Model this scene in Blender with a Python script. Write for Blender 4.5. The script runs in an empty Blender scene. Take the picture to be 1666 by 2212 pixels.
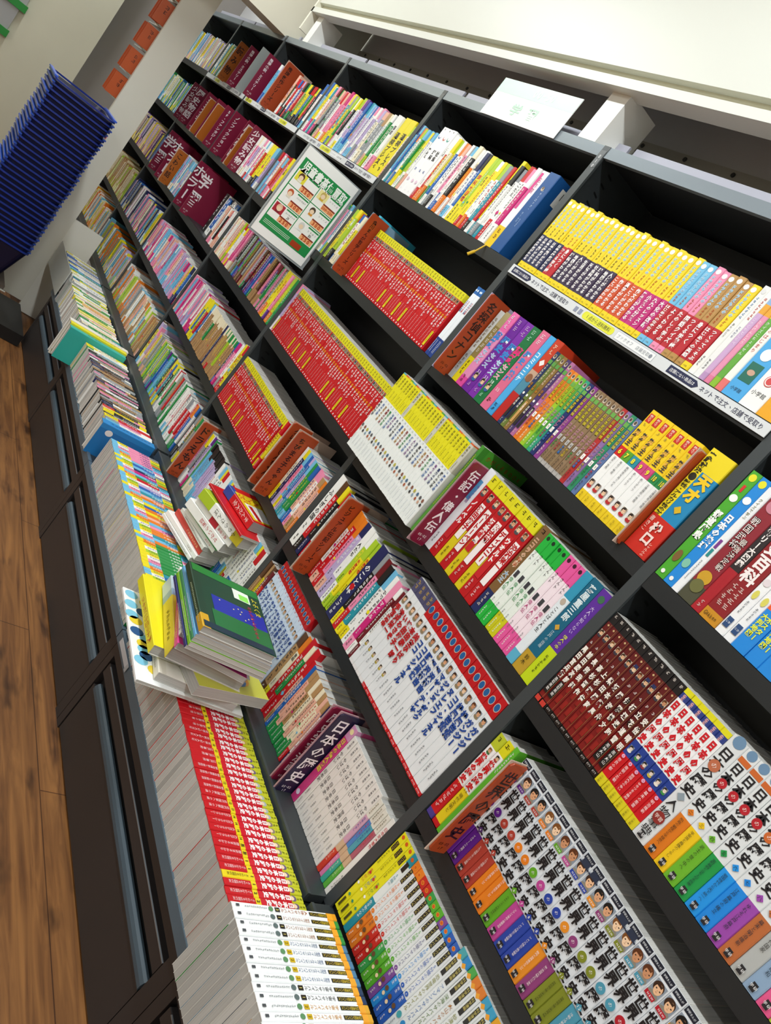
import bpy, math, random, zlib
from mathutils import Matrix, Vector, Euler
random.seed(7)
S = bpy.context.scene
COL = S.collection
PI = math.pi
# ------------------------------------------------------------------ camera
CAM_ROWS = ((0.37336642, 0.67852813, 0.63261133), (0.53816443, 0.39702841, -0.74346989), (-0.75562991, 0.61803561, -0.21692263))
cd = bpy.data.cameras.new('camera'); cam = bpy.data.objects.new('camera', cd); COL.objects.link(cam)
X_, Y_, F_ = [Vector(r) for r in CAM_ROWS]
M = Matrix((X_, -Y_, -F_)).transposed().to_4x4()
M.translation = Vector((0.8451, -1.2219, 1.45))
cam.matrix_world = M
cd.sensor_fit = 'AUTO'; cd.sensor_width = 36.0; cd.lens = 1764.9 * 36.0 / 2212.0
cd.clip_start = 0.02
S.camera = cam
# ------------------------------------------------------------------ world, lamps, exposure
w = bpy.data.worlds.new('world'); S.world = w; w.use_nodes = True
w.node_tree.nodes['Background'].inputs[0].default_value = (0.90, 0.97, 1.0, 1)
w.node_tree.nodes['Background'].inputs[1].default_value = 0.16
def area(name, loc, sx, sy, power, col=(0.93, 0.985, 1.0), rot=(0, 0, 0)):
    l = bpy.data.lights.new(name, 'AREA'); l.shape = 'RECTANGLE'; l.size = sx; l.size_y = sy; l.energy = power; l.color = col
    o = bpy.data.objects.new(name, l); o.location = loc; o.rotation_euler = rot; COL.objects.link(o); return o
for i, x in enumerate((-5.2, -3.0, -0.9, 1.0, 2.7)):
    area('ceiling_tube_row', (x, -0.95, 2.86), 1.25, 0.12, 38)
for i, x in enumerate((-3.4, -1.0, 1.4)):
    area('ceiling_tube_row', (x, -2.9, 2.86), 1.25, 0.14, 24)
    area('ceiling_tube_row', (x, -5.2, 2.86), 1.25, 0.14, 34)
S.view_settings.view_transform = 'Standard'; S.view_settings.look = 'None'
S.view_settings.exposure = -0.32; S.view_settings.gamma = 1.0; S.view_settings.use_curve_mapping = False

# ------------------------------------------------------------------ materials
def lin(h):
    h = h.lstrip('#'); c = [int(h[i:i + 2], 16) / 255 for i in (0, 2, 4)]
    return tuple(((v + 0.055) / 1.055) ** 2.4 if v > 0.04045 else v / 12.92 for v in c) + (1,)
MATS = {}
def mat(col, rough=0.38, metal=0.0, spec=0.5, bump=0.0, vary=0.0, coat=0.0):
    k = (col, rough, metal, spec, bump, vary, coat)
    if k in MATS: return MATS[k]
    m = bpy.data.materials.new('surface_' + col.lstrip('#')); m.use_nodes = True
    nt = m.node_tree; b = nt.nodes['Principled BSDF']
    b.inputs['Base Color'].default_value = lin(col); b.inputs['Roughness'].default_value = rough
    b.inputs['Metallic'].default_value = metal; b.inputs['Specular IOR Level'].default_value = spec
    b.inputs['Coat Weight'].default_value = coat
    if bump or vary:
        tc = nt.nodes.new('ShaderNodeTexCoord'); nz = nt.nodes.new('ShaderNodeTexNoise')
        nt.links.new(tc.outputs['Object'], nz.inputs['Vector']); nz.inputs['Scale'].default_value = 260 if bump else 5
        nz.inputs['Detail'].default_value = 3
        if bump:
            bp = nt.nodes.new('ShaderNodeBump'); bp.inputs['Strength'].default_value = bump; bp.inputs['Distance'].default_value = 0.001
            nt.links.new(nz.outputs['Fac'], bp.inputs['Height']); nt.links.new(bp.outputs['Normal'], b.inputs['Normal'])
        if vary:
            mx = nt.nodes.new('ShaderNodeMixRGB'); mx.inputs[1].default_value = lin(col)
            mx.inputs[2].default_value = tuple(v * (1 - vary) for v in lin(col)[:3]) + (1,)
            nt.links.new(nz.outputs['Fac'], mx.inputs[0]); nt.links.new(mx.outputs[0], b.inputs['Base Color'])
    MATS[k] = m; return m
def page_mat(base='#cfccc4', dark='#8f8c86'):
    m = bpy.data.materials.new('paper_block'); m.use_nodes = True; nt = m.node_tree; b = nt.nodes['Principled BSDF']
    b.inputs['Roughness'].default_value = 0.8; b.inputs['Specular IOR Level'].default_value = 0.2
    tc = nt.nodes.new('ShaderNodeTexCoord'); mp = nt.nodes.new('ShaderNodeMapping'); mp.inputs['Scale'].default_value = (900, 6, 6)
    nz = nt.nodes.new('ShaderNodeTexNoise'); nz.inputs['Scale'].default_value = 1.0; nz.inputs['Detail'].default_value = 2
    nt.links.new(tc.outputs['Object'], mp.inputs['Vector']); nt.links.new(mp.outputs[0], nz.inputs['Vector'])
    oi = nt.nodes.new('ShaderNodeObjectInfo')
    mx = nt.nodes.new('ShaderNodeMixRGB'); mx.inputs[1].default_value = lin(base); mx.inputs[2].default_value = lin(dark)
    nt.links.new(nz.outputs['Fac'], mx.inputs[0])
    hv = nt.nodes.new('ShaderNodeHueSaturation'); ma = nt.nodes.new('ShaderNodeMath'); ma.operation = 'MULTIPLY_ADD'
    ma.inputs[1].default_value = 0.35; ma.inputs[2].default_value = 0.8
    nt.links.new(oi.outputs['Random'], ma.inputs[0]); nt.links.new(ma.outputs[0], hv.inputs['Value'])
    nt.links.new(mx.outputs[0], hv.inputs['Color']); nt.links.new(hv.outputs[0], b.inputs['Base Color'])
    return m
PAGES = page_mat('#c9c7c2', '#94928e')
STEEL = lambda: mat('#24282a', 0.42, 0.0, 0.5, 0.05)
EDGE = lambda: mat('#3a3f41', 0.4, 0.0, 0.5)

# ------------------------------------------------------------------ mesh builder
class MB:
    def __init__(s): s.v = []; s.f = []; s.m = []; s.mats = []; s.ix = {}
    def mi(s, m):
        if isinstance(m, str): m = mat(m)
        if m not in s.ix: s.ix[m] = len(s.mats); s.mats.append(m)
        return s.ix[m]
    def poly(s, pts, m):
        n = len(s.v); s.v += [tuple(p) for p in pts]; s.f.append(tuple(range(n, n + len(pts)))); s.m.append(s.mi(m))
    def box(s, x0, x1, y0, y1, z0, z1, m):
        n = len(s.v); k = s.mi(m)
        s.v += [(x0, y0, z0), (x1, y0, z0), (x1, y1, z0), (x0, y1, z0), (x0, y0, z1), (x1, y0, z1), (x1, y1, z1), (x0, y1, z1)]
        for f in ((0, 3, 2, 1), (4, 5, 6, 7), (0, 1, 5, 4), (1, 2, 6, 5), (2, 3, 7, 6), (3, 0, 4, 7)):
            s.f.append(tuple(n + i for i in f)); s.m.append(k)
    def cyl(s, p, q, r, m, n=12):
        p = Vector(p); q = Vector(q); d = (q - p).normalized(); a = d.orthogonal().normalized(); b = d.cross(a)
        c = [(a * math.cos(2 * PI * i / n) + b * math.sin(2 * PI * i / n)) * r for i in range(n)]
        for i in range(n):
            j = (i + 1) % n; s.poly([p + c[i], p + c[j], q + c[j], q + c[i]], m)
        s.poly([p + x for x in reversed(c)], m); s.poly([q + x for x in c], m)
    def extr(s, prof, x0, x1, m):      # profile in (y,z), counter-clockwise seen from +X, extruded along X
        n = len(prof)
        for i in range(n):
            a, b = prof[i], prof[(i + 1) % n]
            s.poly([(x0,) + a, (x0,) + b, (x1,) + b, (x1,) + a][::-1], m)
        s.poly([(x1,) + p for p in prof], m); s.poly([(x0,) + p for p in reversed(prof)], m)
    def mesh(s, name):
        me = bpy.data.meshes.new(name); me.from_pydata(s.v, [], s.f)
        for m in s.mats: me.materials.append(m)
        me.polygons.foreach_set('material_index', s.m); me.update(); return me
    def obj(s, name, parent=None, loc=None, rot=None):
        return link(name, s.mesh(name), parent, loc, rot)
def link(name, data, parent=None, loc=None, rot=None):
    o = bpy.data.objects.new(name, data); COL.objects.link(o)
    if parent is not None: o.parent = parent
    if loc: o.location = loc
    if rot: o.rotation_euler = rot
    return o
LABELS = []
def tag(o, label, cat, group=None, kind=None):
    o['label'] = label; o['category'] = cat
    if group: o['group'] = group
    if kind: o['kind'] = kind
    LABELS.append(label); return o
def thing(name, label, cat, loc=(0, 0, 0), rot=None, group=None):
    return tag(link(name, None, None, loc, rot), label, cat, group)
def struct(name, mb): o = mb.obj(name); o['kind'] = 'structure'; return o
def ordn(i): return '%d%s' % (i, 'th' if 10 <= i % 100 <= 20 else {1: 'st', 2: 'nd', 3: 'rd'}.get(i % 10, 'th'))

# ------------------------------------------------------------------ lettering: glyph outlines as flat faces
GLY = {}
def glyph(ch, off=0.0):
    k = (ch, off)
    if k in GLY: return GLY[k]
    c = bpy.data.curves.new('lettering', 'FONT'); c.body = ch; c.resolution_u = 1 if len(ch) == 1 and ord(ch) > 0x2000 else 3
    c.size = 1.0; c.fill_mode = 'FRONT'; c.offset = off
    o = bpy.data.objects.new('lettering', c)
    me = bpy.data.meshes.new_from_object(o)
    v = [(p.co.x, p.co.y) for p in me.vertices]; f = [tuple(p.vertices) for p in me.polygons]
    bpy.data.objects.remove(o); bpy.data.meshes.remove(me); bpy.data.curves.remove(c)
    if not v: GLY[k] = ([], [], 0, 0, 1, 1); return GLY[k]
    x0 = min(p[0] for p in v); x1 = max(p[0] for p in v); y0 = min(p[1] for p in v); y1 = max(p[1] for p in v)
    GLY[k] = (v, f, (x0 + x1) / 2, (y0 + y1) / 2, x1 - x0, y1 - y0); return GLY[k]
ROT = set('ー~～()（）-―')
PL = {'S': lambda o, a, b: (a, -o, b)}
def put(mb, ch, cx, cz, sx, sz, m, frame, off, bold=0.0, turn=False):
    v, f, mx, my, gw, gh = glyph(ch, bold)
    if not v: return
    if bold: mx, my = glyph(ch, 0.0)[2:4]
    n = len(mb.v); k = mb.mi(m)
    if len(ch) > 1: sx = sx * 0.9 / max(gw, 0.01)
    small = ch in '、。ょゃゅっャュョッ・' and 1
    for (x, y) in v:
        a, b = (x - mx), (y - my)
        if turn: a, b = b, -a
        mb.v.append(frame(off, cx + a * sx, cz + b * sz))
    for p in f:
        mb.f.append(tuple(n + i for i in p)); mb.m.append(k)
def cells(t): return t.split('|') if '|' in t else list(t)
def vtext(mb, t, cx, ztop, size, m, frame, off, maxlen=None, bold=0.0, out=None, pitch=1.04, fill=False):
    cs = cells(t); p = size * pitch; sz = size
    if maxlen and (fill or p * len(cs) > maxlen): p = maxlen / len(cs); sz = min(p / pitch, size * 1.3)
    for i, ch in enumerate(cs):
        if ch == ' ': continue
        z = ztop - p * (i + 0.5); trn = ch in ROT
        if out: put(mb, ch, cx, z, size, sz, out, frame, off, 0.055, trn)
        put(mb, ch, cx, z, size, sz, m, frame, off + (0.0001 if out else 0), bold, trn)
def htext(mb, t, cx, cz, width, size, m, frame, off, bold=0.0, out=None):
    cs = cells(t); p = width / max(1, len(cs))
    for i, ch in enumerate(cs):
        if ch == ' ': continue
        x = cx - width / 2 + p * (i + 0.5); s = min(p * 1.0, size)
        if ord(ch[0]) < 0x2000: s = min(p * 1.7, size)
        if out: put(mb, ch, x, cz, s, size, out, frame, off, 0.06)
        put(mb, ch, x, cz, s, size, m, frame, off + (0.0001 if out else 0), bold)
def scribble(mb, cx, z1, z0, wdt, m, frame, off, rnd):           # print too small to read: short strokes
    z = z1; s = wdt
    while z - s > z0:
        for q in range(3):
            a = cx + (rnd.random() - 0.5) * s * 0.5; b = z - s * (0.2 + 0.28 * q); hw = s * rnd.uniform(0.18, 0.42); t = s * 0.06
            mb.poly([frame(off, a - hw, b - t), frame(off, a + hw, b - t), frame(off, a + hw, b + t), frame(off, a - hw, b + t)], m)
        a = cx + (rnd.random() - 0.5) * s * 0.6; t = s * 0.06
        mb.poly([frame(off, a - t, z - s * 0.9), frame(off, a + t, z - s * 0.9), frame(off, a + t, z - s * 0.1), frame(off, a - t, z - s * 0.1)], m)
        z -= s * 1.12
def rect(mb, x0, x1, z0, z1, m, frame, off): mb.poly([frame(off, x0, z0), frame(off, x1, z0), frame(off, x1, z1), frame(off, x0, z1)], m)
def disc(mb, cx, cz, rx, rz, m, frame, off, n=18, a0=0.0, a1=2 * PI):
    st = n if a1 - a0 >= 2 * PI - 1e-6 else n + 1
    mb.poly([frame(off, cx + rx * math.cos(a0 + (a1 - a0) * i / n), cz + rz * math.sin(a0 + (a1 - a0) * i / n)) for i in range(st)], m)
FRONT = lambda o, a, b: (a, -o, b)                                 # on a plane facing -Y
def right_face(xc): return lambda o, a, b: (xc + o, a, b)          # facing +X
def left_face(xc): return lambda o, a, b: (xc - o, -a, b)          # facing -X

# ------------------------------------------------------------------ books
FB = ('#b8b0a0', '#8a94a0', '#c8bca8', '#a89890')
def deco_ops(mb, ops, th, h, frame, rnd):
    off = 0.00025
    for op in ops:
        k = op[0]; off += 0.00012
        if k == 'v':        # text, top, size(of thickness), colour, {u, max, bold, out}
            o = op[5] if len(op) > 5 else {}
            vtext(mb, op[1], o.get('u', 0) * th / 2, op[2] * h, op[3] * th, op[4], frame, off, o['max'] * h if 'max' in o else None, o.get('bold', 0), o.get('out'), fill=o.get('fill', False))
            off += 0.0001
        elif k == 'h':
            o = op[5] if len(op) > 5 else {}
            htext(mb, op[1], 0, op[2] * h, op[3] * th, o.get('s', 0.5) * th, op[4], frame, off, o.get('bold', 0), o.get('out')); off += 0.0001
        elif k == 'r': rect(mb, op[1] * th / 2, op[2] * th / 2, op[3] * h, op[4] * h, op[5], frame, off)
        elif k == 'c': disc(mb, op[1] * th / 2, op[2] * h, op[3] * th, op[3] * th * (op[5] if len(op) > 5 else 1), op[4], frame, off)
        elif k == 'd':
            r = op[3] * th; cx = op[1] * th / 2; cz = op[2] * h
            mb.poly([frame(off, cx - r, cz), frame(off, cx, cz - r), frame(off, cx + r, cz), frame(off, cx, cz + r)], op[4])
        elif k == 'p': scribble(mb, (op[5] if len(op) > 5 else 0) * th / 2, op[1] * h, op[2] * h, op[3] * th, op[4], frame, off, rnd)
        elif k == 'face':   # centre, size, hair, skin, cloth, hat
            cz = op[1] * h; s = op[2] * th
            rect(mb, -s * .52, s * .52, cz - s * .62, cz + s * .62, FB[int(op[1] * 1000 + len(mb.v)) % 4], frame, off - 0.00006)
            if op[5]: disc(mb, 0, cz - s * 0.6, s * 0.52, s * 0.3, op[5], frame, off)
            disc(mb, -s * .03, cz + s * 0.16, s * 0.46, s * 0.46, op[3], frame, off + 0.0001)
            disc(mb, s * 0.06, cz + s * 0.0, s * 0.34, s * 0.44, op[4], frame, off + 0.0002); rect(mb, -s * .36, s * .2, cz + s * .22, cz + s * .42, op[3], frame, off + 0.00024)
            for q in (-0.18, 0.18):
                disc(mb, s * (0.06 + q), cz + s * 0.02, s * 0.07, s * 0.05, '#201818', frame, off + 0.0003, 8)
            rect(mb, s * .0, s * 0.14, cz - s * 0.24, cz - s * 0.21, '#8a4a40', frame, off + 0.0003); rect(mb, s * .05, s * .09, cz - s * .14, cz - s * .02, '#b88a70', frame, off + 0.0003)
            if len(op) > 6 and op[6]:
                rect(mb, -s * 0.62, s * 0.62, cz + s * 0.36, cz + s * 0.5, op[6], frame, off + 0.0004); rect(mb, -s * 0.42, s * 0.42, cz + s * 0.36, cz + s * 0.95, op[6], frame, off + 0.0003)
            off += 0.0005
def cover_mesh(th, h, d, bands, side, ops, seed=0, cover_ops=()):
    mb = MB(); c = min(0.0016, th * 0.16); t = 0.0007; x = th / 2; cuts = sorted(set([0.0, 1.0] + [b[0] for b in bands] + [b[1] for b in bands]))
    def colour(z):
        r = side
        for b in bands:
            if b[0] <= z <= b[1]: r = b[2]
        return r
    for a, b in zip(cuts[:-1], cuts[1:]):
        k = colour((a + b) / 2); z0 = a * h; z1 = b * h
        mb.poly([(-x + c, 0, z0), (x - c, 0, z0), (x - c, 0, z1), (-x + c, 0, z1)], k)
        mb.poly([(-x, c, z0), (-x + c, 0, z0), (-x + c, 0, z1), (-x, c, z1)], k)
        mb.poly([(x - c, 0, z0), (x, c, z0), (x, c, z1), (x - c, 0, z1)], k)
        wr = min(d * 0.16, 0.02)
        mb.poly([(-x, wr, z0), (-x, c, z0), (-x, c, z1), (-x, wr, z1)], k); mb.poly([(x, c, z0), (x, wr, z0), (x, wr, z1), (x, c, z1)], k)
    mb.poly([(-x, d, 0), (-x, wr, 0), (-x, wr, h), (-x, d, h)], side); mb.poly([(x, wr, 0), (x, d, 0), (x, d, h), (x, wr, h)], side)
    for sg in (-1, 1):
        a, b = sg * x, sg * (x - t)
        q = [(a, d, 0), (b, d, 0), (b, d, h), (a, d, h)]; mb.poly(q if sg < 0 else q[::-1], '#e8e6e0')
        q = [(a, c, h), (a, d, h), (b, d, h), (b, c, h)]; mb.poly(q[::-1] if sg < 0 else q, '#c9c6bf')
        q = [(a, c, 0), (a, d, 0), (b, d, 0), (b, c, 0)]; mb.poly(q if sg < 0 else q[::-1], '#c9c6bf')
        q = [(b, d, 0), (b, c, 0), (b, c, h), (b, d, h)]; mb.poly(q[::-1] if sg < 0 else q, '#e8e6e0')
    for z, fl in ((0, 1), (h, 0)):
        k = colour(0.0 if z == 0 else 1.0)
        q = [(-x, c, z), (x, c, z), (x - c, 0, z), (-x + c, 0, z)]; mb.poly(q if fl else q[::-1], k)
    deco_ops(mb, ops, th - 2 * c, h, FRONT, random.Random(seed))
    for fn in cover_ops: fn(mb, x, h, d)
    return mb
CM = {}; PM = {}; NB = [0]
def pages(th, h, d, ins):
    k = (round(th, 4), round(h, 3), round(d, 3), ins)
    if k not in PM:
        mb = MB(); x = th / 2 - 0.0008; mb.box(-x, x, 0.0012, d - ins - 0.0006, ins + 0.0006, h - ins - 0.0006, PAGES); PM[k] = mb.mesh('page_block')
    return PM[k]
class Bk:
    def __init__(s, th, h, d=None, bands=(), side='#e6e4de', ops=(), key=None, ins=0.0, cov=()):
        s.th = th; s.h = h; s.d = d or min(0.15, h * 0.68); s.bands = bands; s.side = side; s.ops = ops; s.ins = ins; s.cov = cov
        NB[0] += 1; s.key = key or NB[0]
    def meshes(s):
        if s.key not in CM: CM[s.key] = cover_mesh(s.th, s.h, s.d, s.bands, s.side, s.ops, zlib.crc32(str(s.key).encode()) % 9999, s.cov).mesh('cover')
        return CM[s.key], pages(s.th, s.h, s.d, s.ins)
def book(bk, name, cat, label, group, loc, rot=None):
    t = thing(name, label, cat, loc, rot, group)
    c, p = bk.meshes()
    link('cover', c, t); link('page_block', p, t); return t
JR = random.Random(3)
def run(x, z, bks, name, cat, desc, anchor, group, y=0.0, jit=0.0025, start=1, tray=False, gap=0.0003):
    """books side by side along +X; desc is a string or a list; labels count from the anchor"""
    n = start
    for i, bk in enumerate(bks):
        dsc = desc[i] if isinstance(desc, (list, tuple)) else desc
        yy = y + JR.uniform(-jit, jit)
        lab = '%s, %s from %s' % (dsc, ordn(n), anchor)
        if tray: book(bk, name, cat, lab, group, (x + bk.th / 2, y + JR.uniform(-jit, jit), z + JR.uniform(-0.001, 0.001)), (-PI / 2, 0, 0))
        else: book(bk, name, cat, lab, group, (x + bk.th / 2, yy, z))
        x += bk.th + gap; n += 1
    return x
R1, R2, R3, R4, R5 = 1.672, 1.362, 1.055, 0.75, 0.462

# ------------------------------------------------------------------ setting
def floor_mat():
    m = bpy.data.materials.new('wood_floor'); m.use_nodes = True; nt = m.node_tree; b = nt.nodes['Principled BSDF']; L = nt.links.new
    tc = nt.nodes.new('ShaderNodeTexCoord'); mp = nt.nodes.new('ShaderNodeMapping'); mp.inputs['Scale'].default_value = (1.1, 14, 1)
    L(tc.outputs['Object'], mp.inputs['Vector'])
    n1 = nt.nodes.new('ShaderNodeTexNoise'); n1.inputs['Scale'].default_value = 2.2; n1.inputs['Detail'].default_value = 7; n1.inputs['Distortion'].default_value = 1.6
    L(mp.outputs[0], n1.inputs['Vector'])
    mp2 = nt.nodes.new('ShaderNodeMapping'); mp2.inputs['Scale'].default_value = (3, 9, 1); L(tc.outputs['Object'], mp2.inputs['Vector'])
    n2 = nt.nodes.new('ShaderNodeTexNoise'); n2.inputs['Scale'].default_value = 1.6; n2.inputs['Detail'].default_value = 3; L(mp2.outputs[0], n2.inputs['Vector'])
    r1 = nt.nodes.new('ShaderNodeValToRGB'); e = r1.color_ramp.elements
    e[0].position = 0.28; e[0].color = lin('#5a361a'); e[1].position = 0.72; e[1].color = lin('#966536')
    L(n1.outputs['Fac'], r1.inputs[0])
    r2 = nt.nodes.new('ShaderNodeValToRGB'); e = r2.color_ramp.elements
    e[0].position = 0.30; e[0].color = lin('#4a2f1c'); e[1].position = 0.42; e[1].color = (1, 1, 1, 1); L(n2.outputs['Fac'], r2.inputs[0])
    mx = nt.nodes.new('ShaderNodeMixRGB'); mx.blend_type = 'MULTIPLY'; mx.inputs[0].default_value = 0.75; L(r1.outputs[0], mx.inputs[1]); L(r2.outputs[0], mx.inputs[2])
    br = nt.nodes.new('ShaderNodeTexBrick'); br.inputs['Color1'].default_value = (1, 1, 1, 1); br.inputs['Color2'].default_value = (.86, .86, .86, 1); br.inputs['Mortar'].default_value = (.3, .25, .2, 1)
    br.inputs['Scale'].default_value = 1; br.inputs['Brick Width'].default_value = 1.2; br.inputs['Row Height'].default_value = 0.15; br.inputs['Mortar Size'].default_value = 0.0015
    L(tc.outputs['Object'], br.inputs['Vector'])
    m2 = nt.nodes.new('ShaderNodeMixRGB'); m2.blend_type = 'MULTIPLY'; m2.inputs[0].default_value = 1; L(mx.outputs[0], m2.inputs[1]); L(br.outputs['Color'], m2.inputs[2])
    L(m2.outputs[0], b.inputs['Base Color']); b.inputs['Roughness'].default_value = 0.45; return m
CREAM = mat('#e9e6d6', 0.5, vary=0.06); CREAM2 = mat('#d8d4bb', 0.6); GREYW = mat('#e4e4e6', 0.7, vary=0.06)
mb = MB(); mb.box(-6.6, 3.6, -7.0, 0.3, -0.06, -0.01, floor_mat()); struct('floor', mb)
mb = MB(); mb.box(-6.6, 3.6, -7.0, 0.3, 2.9, 2.96, mat('#e8e8e2', 0.8)); struct('ceiling', mb)
mb = MB(); mb.box(-6.6, 3.6, 0.27, 0.33, -0.01, 2.9, GREYW); struct('wall_back', mb)
mb = MB(); mb.box(3.55, 3.6, -7.0, 0.3, -0.01, 2.9, CREAM); struct('wall_right', mb)
mb = MB(); mb.box(-6.6, 3.6, -7.05, -7.0, -0.01, 2.9, CREAM); struct('wall_front', mb)
mb = MB(); mb.box(-5.75, -5.6, -7.0, -0.41, -0.01, 2.9, mat('#d9d6c2', 0.6, vary=0.08)); struct('wall_left', mb)
mb = MB(); mb.box(-6.0, -5.85, -0.41, 0.27, -0.01, 2.9, mat('#b5b0ac', 0.7)); struct('trim_1', mb)
# white bulkhead over the bookcases with its lip, and the cross beam beside it
mb = MB(); FX0, FX1 = -3.43, 3.0
mb.box(FX0, FX1, -0.022, 0.01, 2.195, 2.9, mat('#cfd0c6', 0.42)); mb.box(FX0, FX1, 0.0, 0.02, 2.16, 2.197, CREAM2)
mb.box(FX0, FX1, -0.03, 0.027, 2.142, 2.166, mat('#d4d5cc', 0.45)); mb.box(FX0, FX0 + 0.02, -0.03, 0.26, 2.05, 2.9, CREAM)
struct('trim_2', mb)
mb = MB(); mb.box(-3.86, -3.64, -3.2, 0.26, 2.006, 2.9, mat('#e3dfcd', 0.55)); struct('trim_3', mb)
for i, x in enumerate((-1.035, -3.37)):
    mb = MB(); mb.box(x, x + 0.075, 0.0, 0.11, 2.013, 2.15, mat('#eeeee8', 0.4)); struct('trim_%d' % (i + 4), mb)
# shelf-top fixing strip with screw heads inside the recess
mb = MB(); mb.box(-3.4, 3.0, 0.255, 0.269, 2.148, 2.176, mat('#b3aea2', 0.6))
for i in range(26): mb.cyl((-3.3 + i * 0.18, 0.256, 2.162), (-3.3 + i * 0.18, 0.251, 2.162), 0.006, mat('#5a5a58', 0.4, 0.6))
struct('trim_6', mb)

# ------------------------------------------------------------------ bookcases
BAYS = {0: ('nearest bay', 0.0), 1: ('study guide bay', -0.9), 2: ('white sign bay', -1.8), 3: ('poster bay', -2.7), 4: ('maroon flag bay', -3.6), 5: ('second farthest bay', -4.5), 6: ('farthest bay', -5.4)}
ROWN = {1: 'top shelf', 2: 'second shelf', 3: 'third shelf', 4: 'fourth shelf', 5: 'bottom shelf'}
BLAB = {0: 'nearest dark steel bookcase bay, running out of the frame', 1: 'dark steel bookcase bay with yellow study guides on top', 2: 'dark steel bookcase bay below the white hanging sign', 3: 'dark steel bookcase bay behind the green and white poster', 4: 'dark steel bookcase bay with rows of maroon dividers', 5: 'dark steel bookcase bay just left of the maroon dividers', 6: 'farthest dark steel bookcase bay, half hidden by the cream panel'}
for k, (bn, x0) in BAYS.items():
    t = thing('bookcase', BLAB[k], 'bookcase', (x0, 0, 0), None, 'bookcase bays along the wall')
    x1 = 0.9
    mb = MB(); mb.box(-0.009, 0.009, 0.003, 0.22, 0.44, 2.011, STEEL()); mb.box(-0.0125, 0.0125, -0.002, 0.004, 0.452, 2.0125, EDGE())
    z = 0.52
    while z < 1.99:
        mb.poly([(0.0093, 0.045, z), (0.0093, 0.063, z - 0.004), (0.0093, 0.063, z + 0.001), (0.0093, 0.045, z + 0.005)], '#060708'); z += 0.0254
    sp = mb.obj('side_panel', t)
    if k < 4:
        mb = MB(); rect(mb, -0.0105, 0.0105, 1.955, 2.0, '#55595b', FRONT, 0.0026)
        if k == 1: vtext(mb, '010', 0, 1.99, 0.0125, '#e8e8e8', FRONT, 0.0029)
        mb.obj('number_plate', t)
    mb = MB(); mb.box(0.009, x1 - 0.009, 0.212, 0.22, 0.45, 1.985, mat('#16181b', 0.45)); mb.obj('back_panel', t)
    for zz in (R1, R2, R3, R4):
        mb = MB(); mb.box(0.0095, x1 - 0.0095, 0.001, 0.212, zz - 0.02, zz - 0.001, STEEL())
        mb.box(0.013, x1 - 0.013, -0.001, 0.004, zz - 0.033, zz - 0.001, mat('#1d2022', 0.4)); mb.obj('shelf', t)
    mb = MB(); mb.box(0.0095, x1 - 0.0095, -0.045, 0.212, R5 - 0.022, R5 - 0.001, mat('#2c3133', 0.5)); mb.box(0.0095, x1 - 0.0095, -0.052, -0.045, R5 - 0.03, R5 + 0.001, mat('#363d40', 0.35)); mb.obj('base_deck', t)
    mb = MB(); mb.box(0.0125, x1 - 0.0125, -0.001, 0.012, 1.984, 2.012, mat('#7f8990', 0.3, 0.3)); mb.box(0.0125, x1 - 0.0125, 0.012, 0.255, 1.992, 1.999, mat('#15171a', 0.45)); mb.obj('top_rail', t)
    mb = MB(); mb.box(0.0125, x1 - 0.0125, 0.0122, 0.255, 1.9995, 2.003, mat('#dcdcdc', 0.5)); mb.box(0.0125, x1 - 0.0125, 0.06, 0.066, 2.003, 2.057, mat('#a4a4b0', 0.4)); mb.obj('bounce_top_and_strip', t)  # unseen pale top added to bounce light into the recess, plus lavender strip
    mb = MB(); mb.cyl((0.28, 0.2125, 1.885), (0.28, 0.209, 1.885), 0.005, mat('#b8b8b0', 0.25, 0.8)); mb.box(0.3, 0.86, 0.2085, 0.2115, 1.80, 1.803, mat('#8b9096', 0.3, 0.5)); mb.obj('rear_fixing', t)
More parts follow.
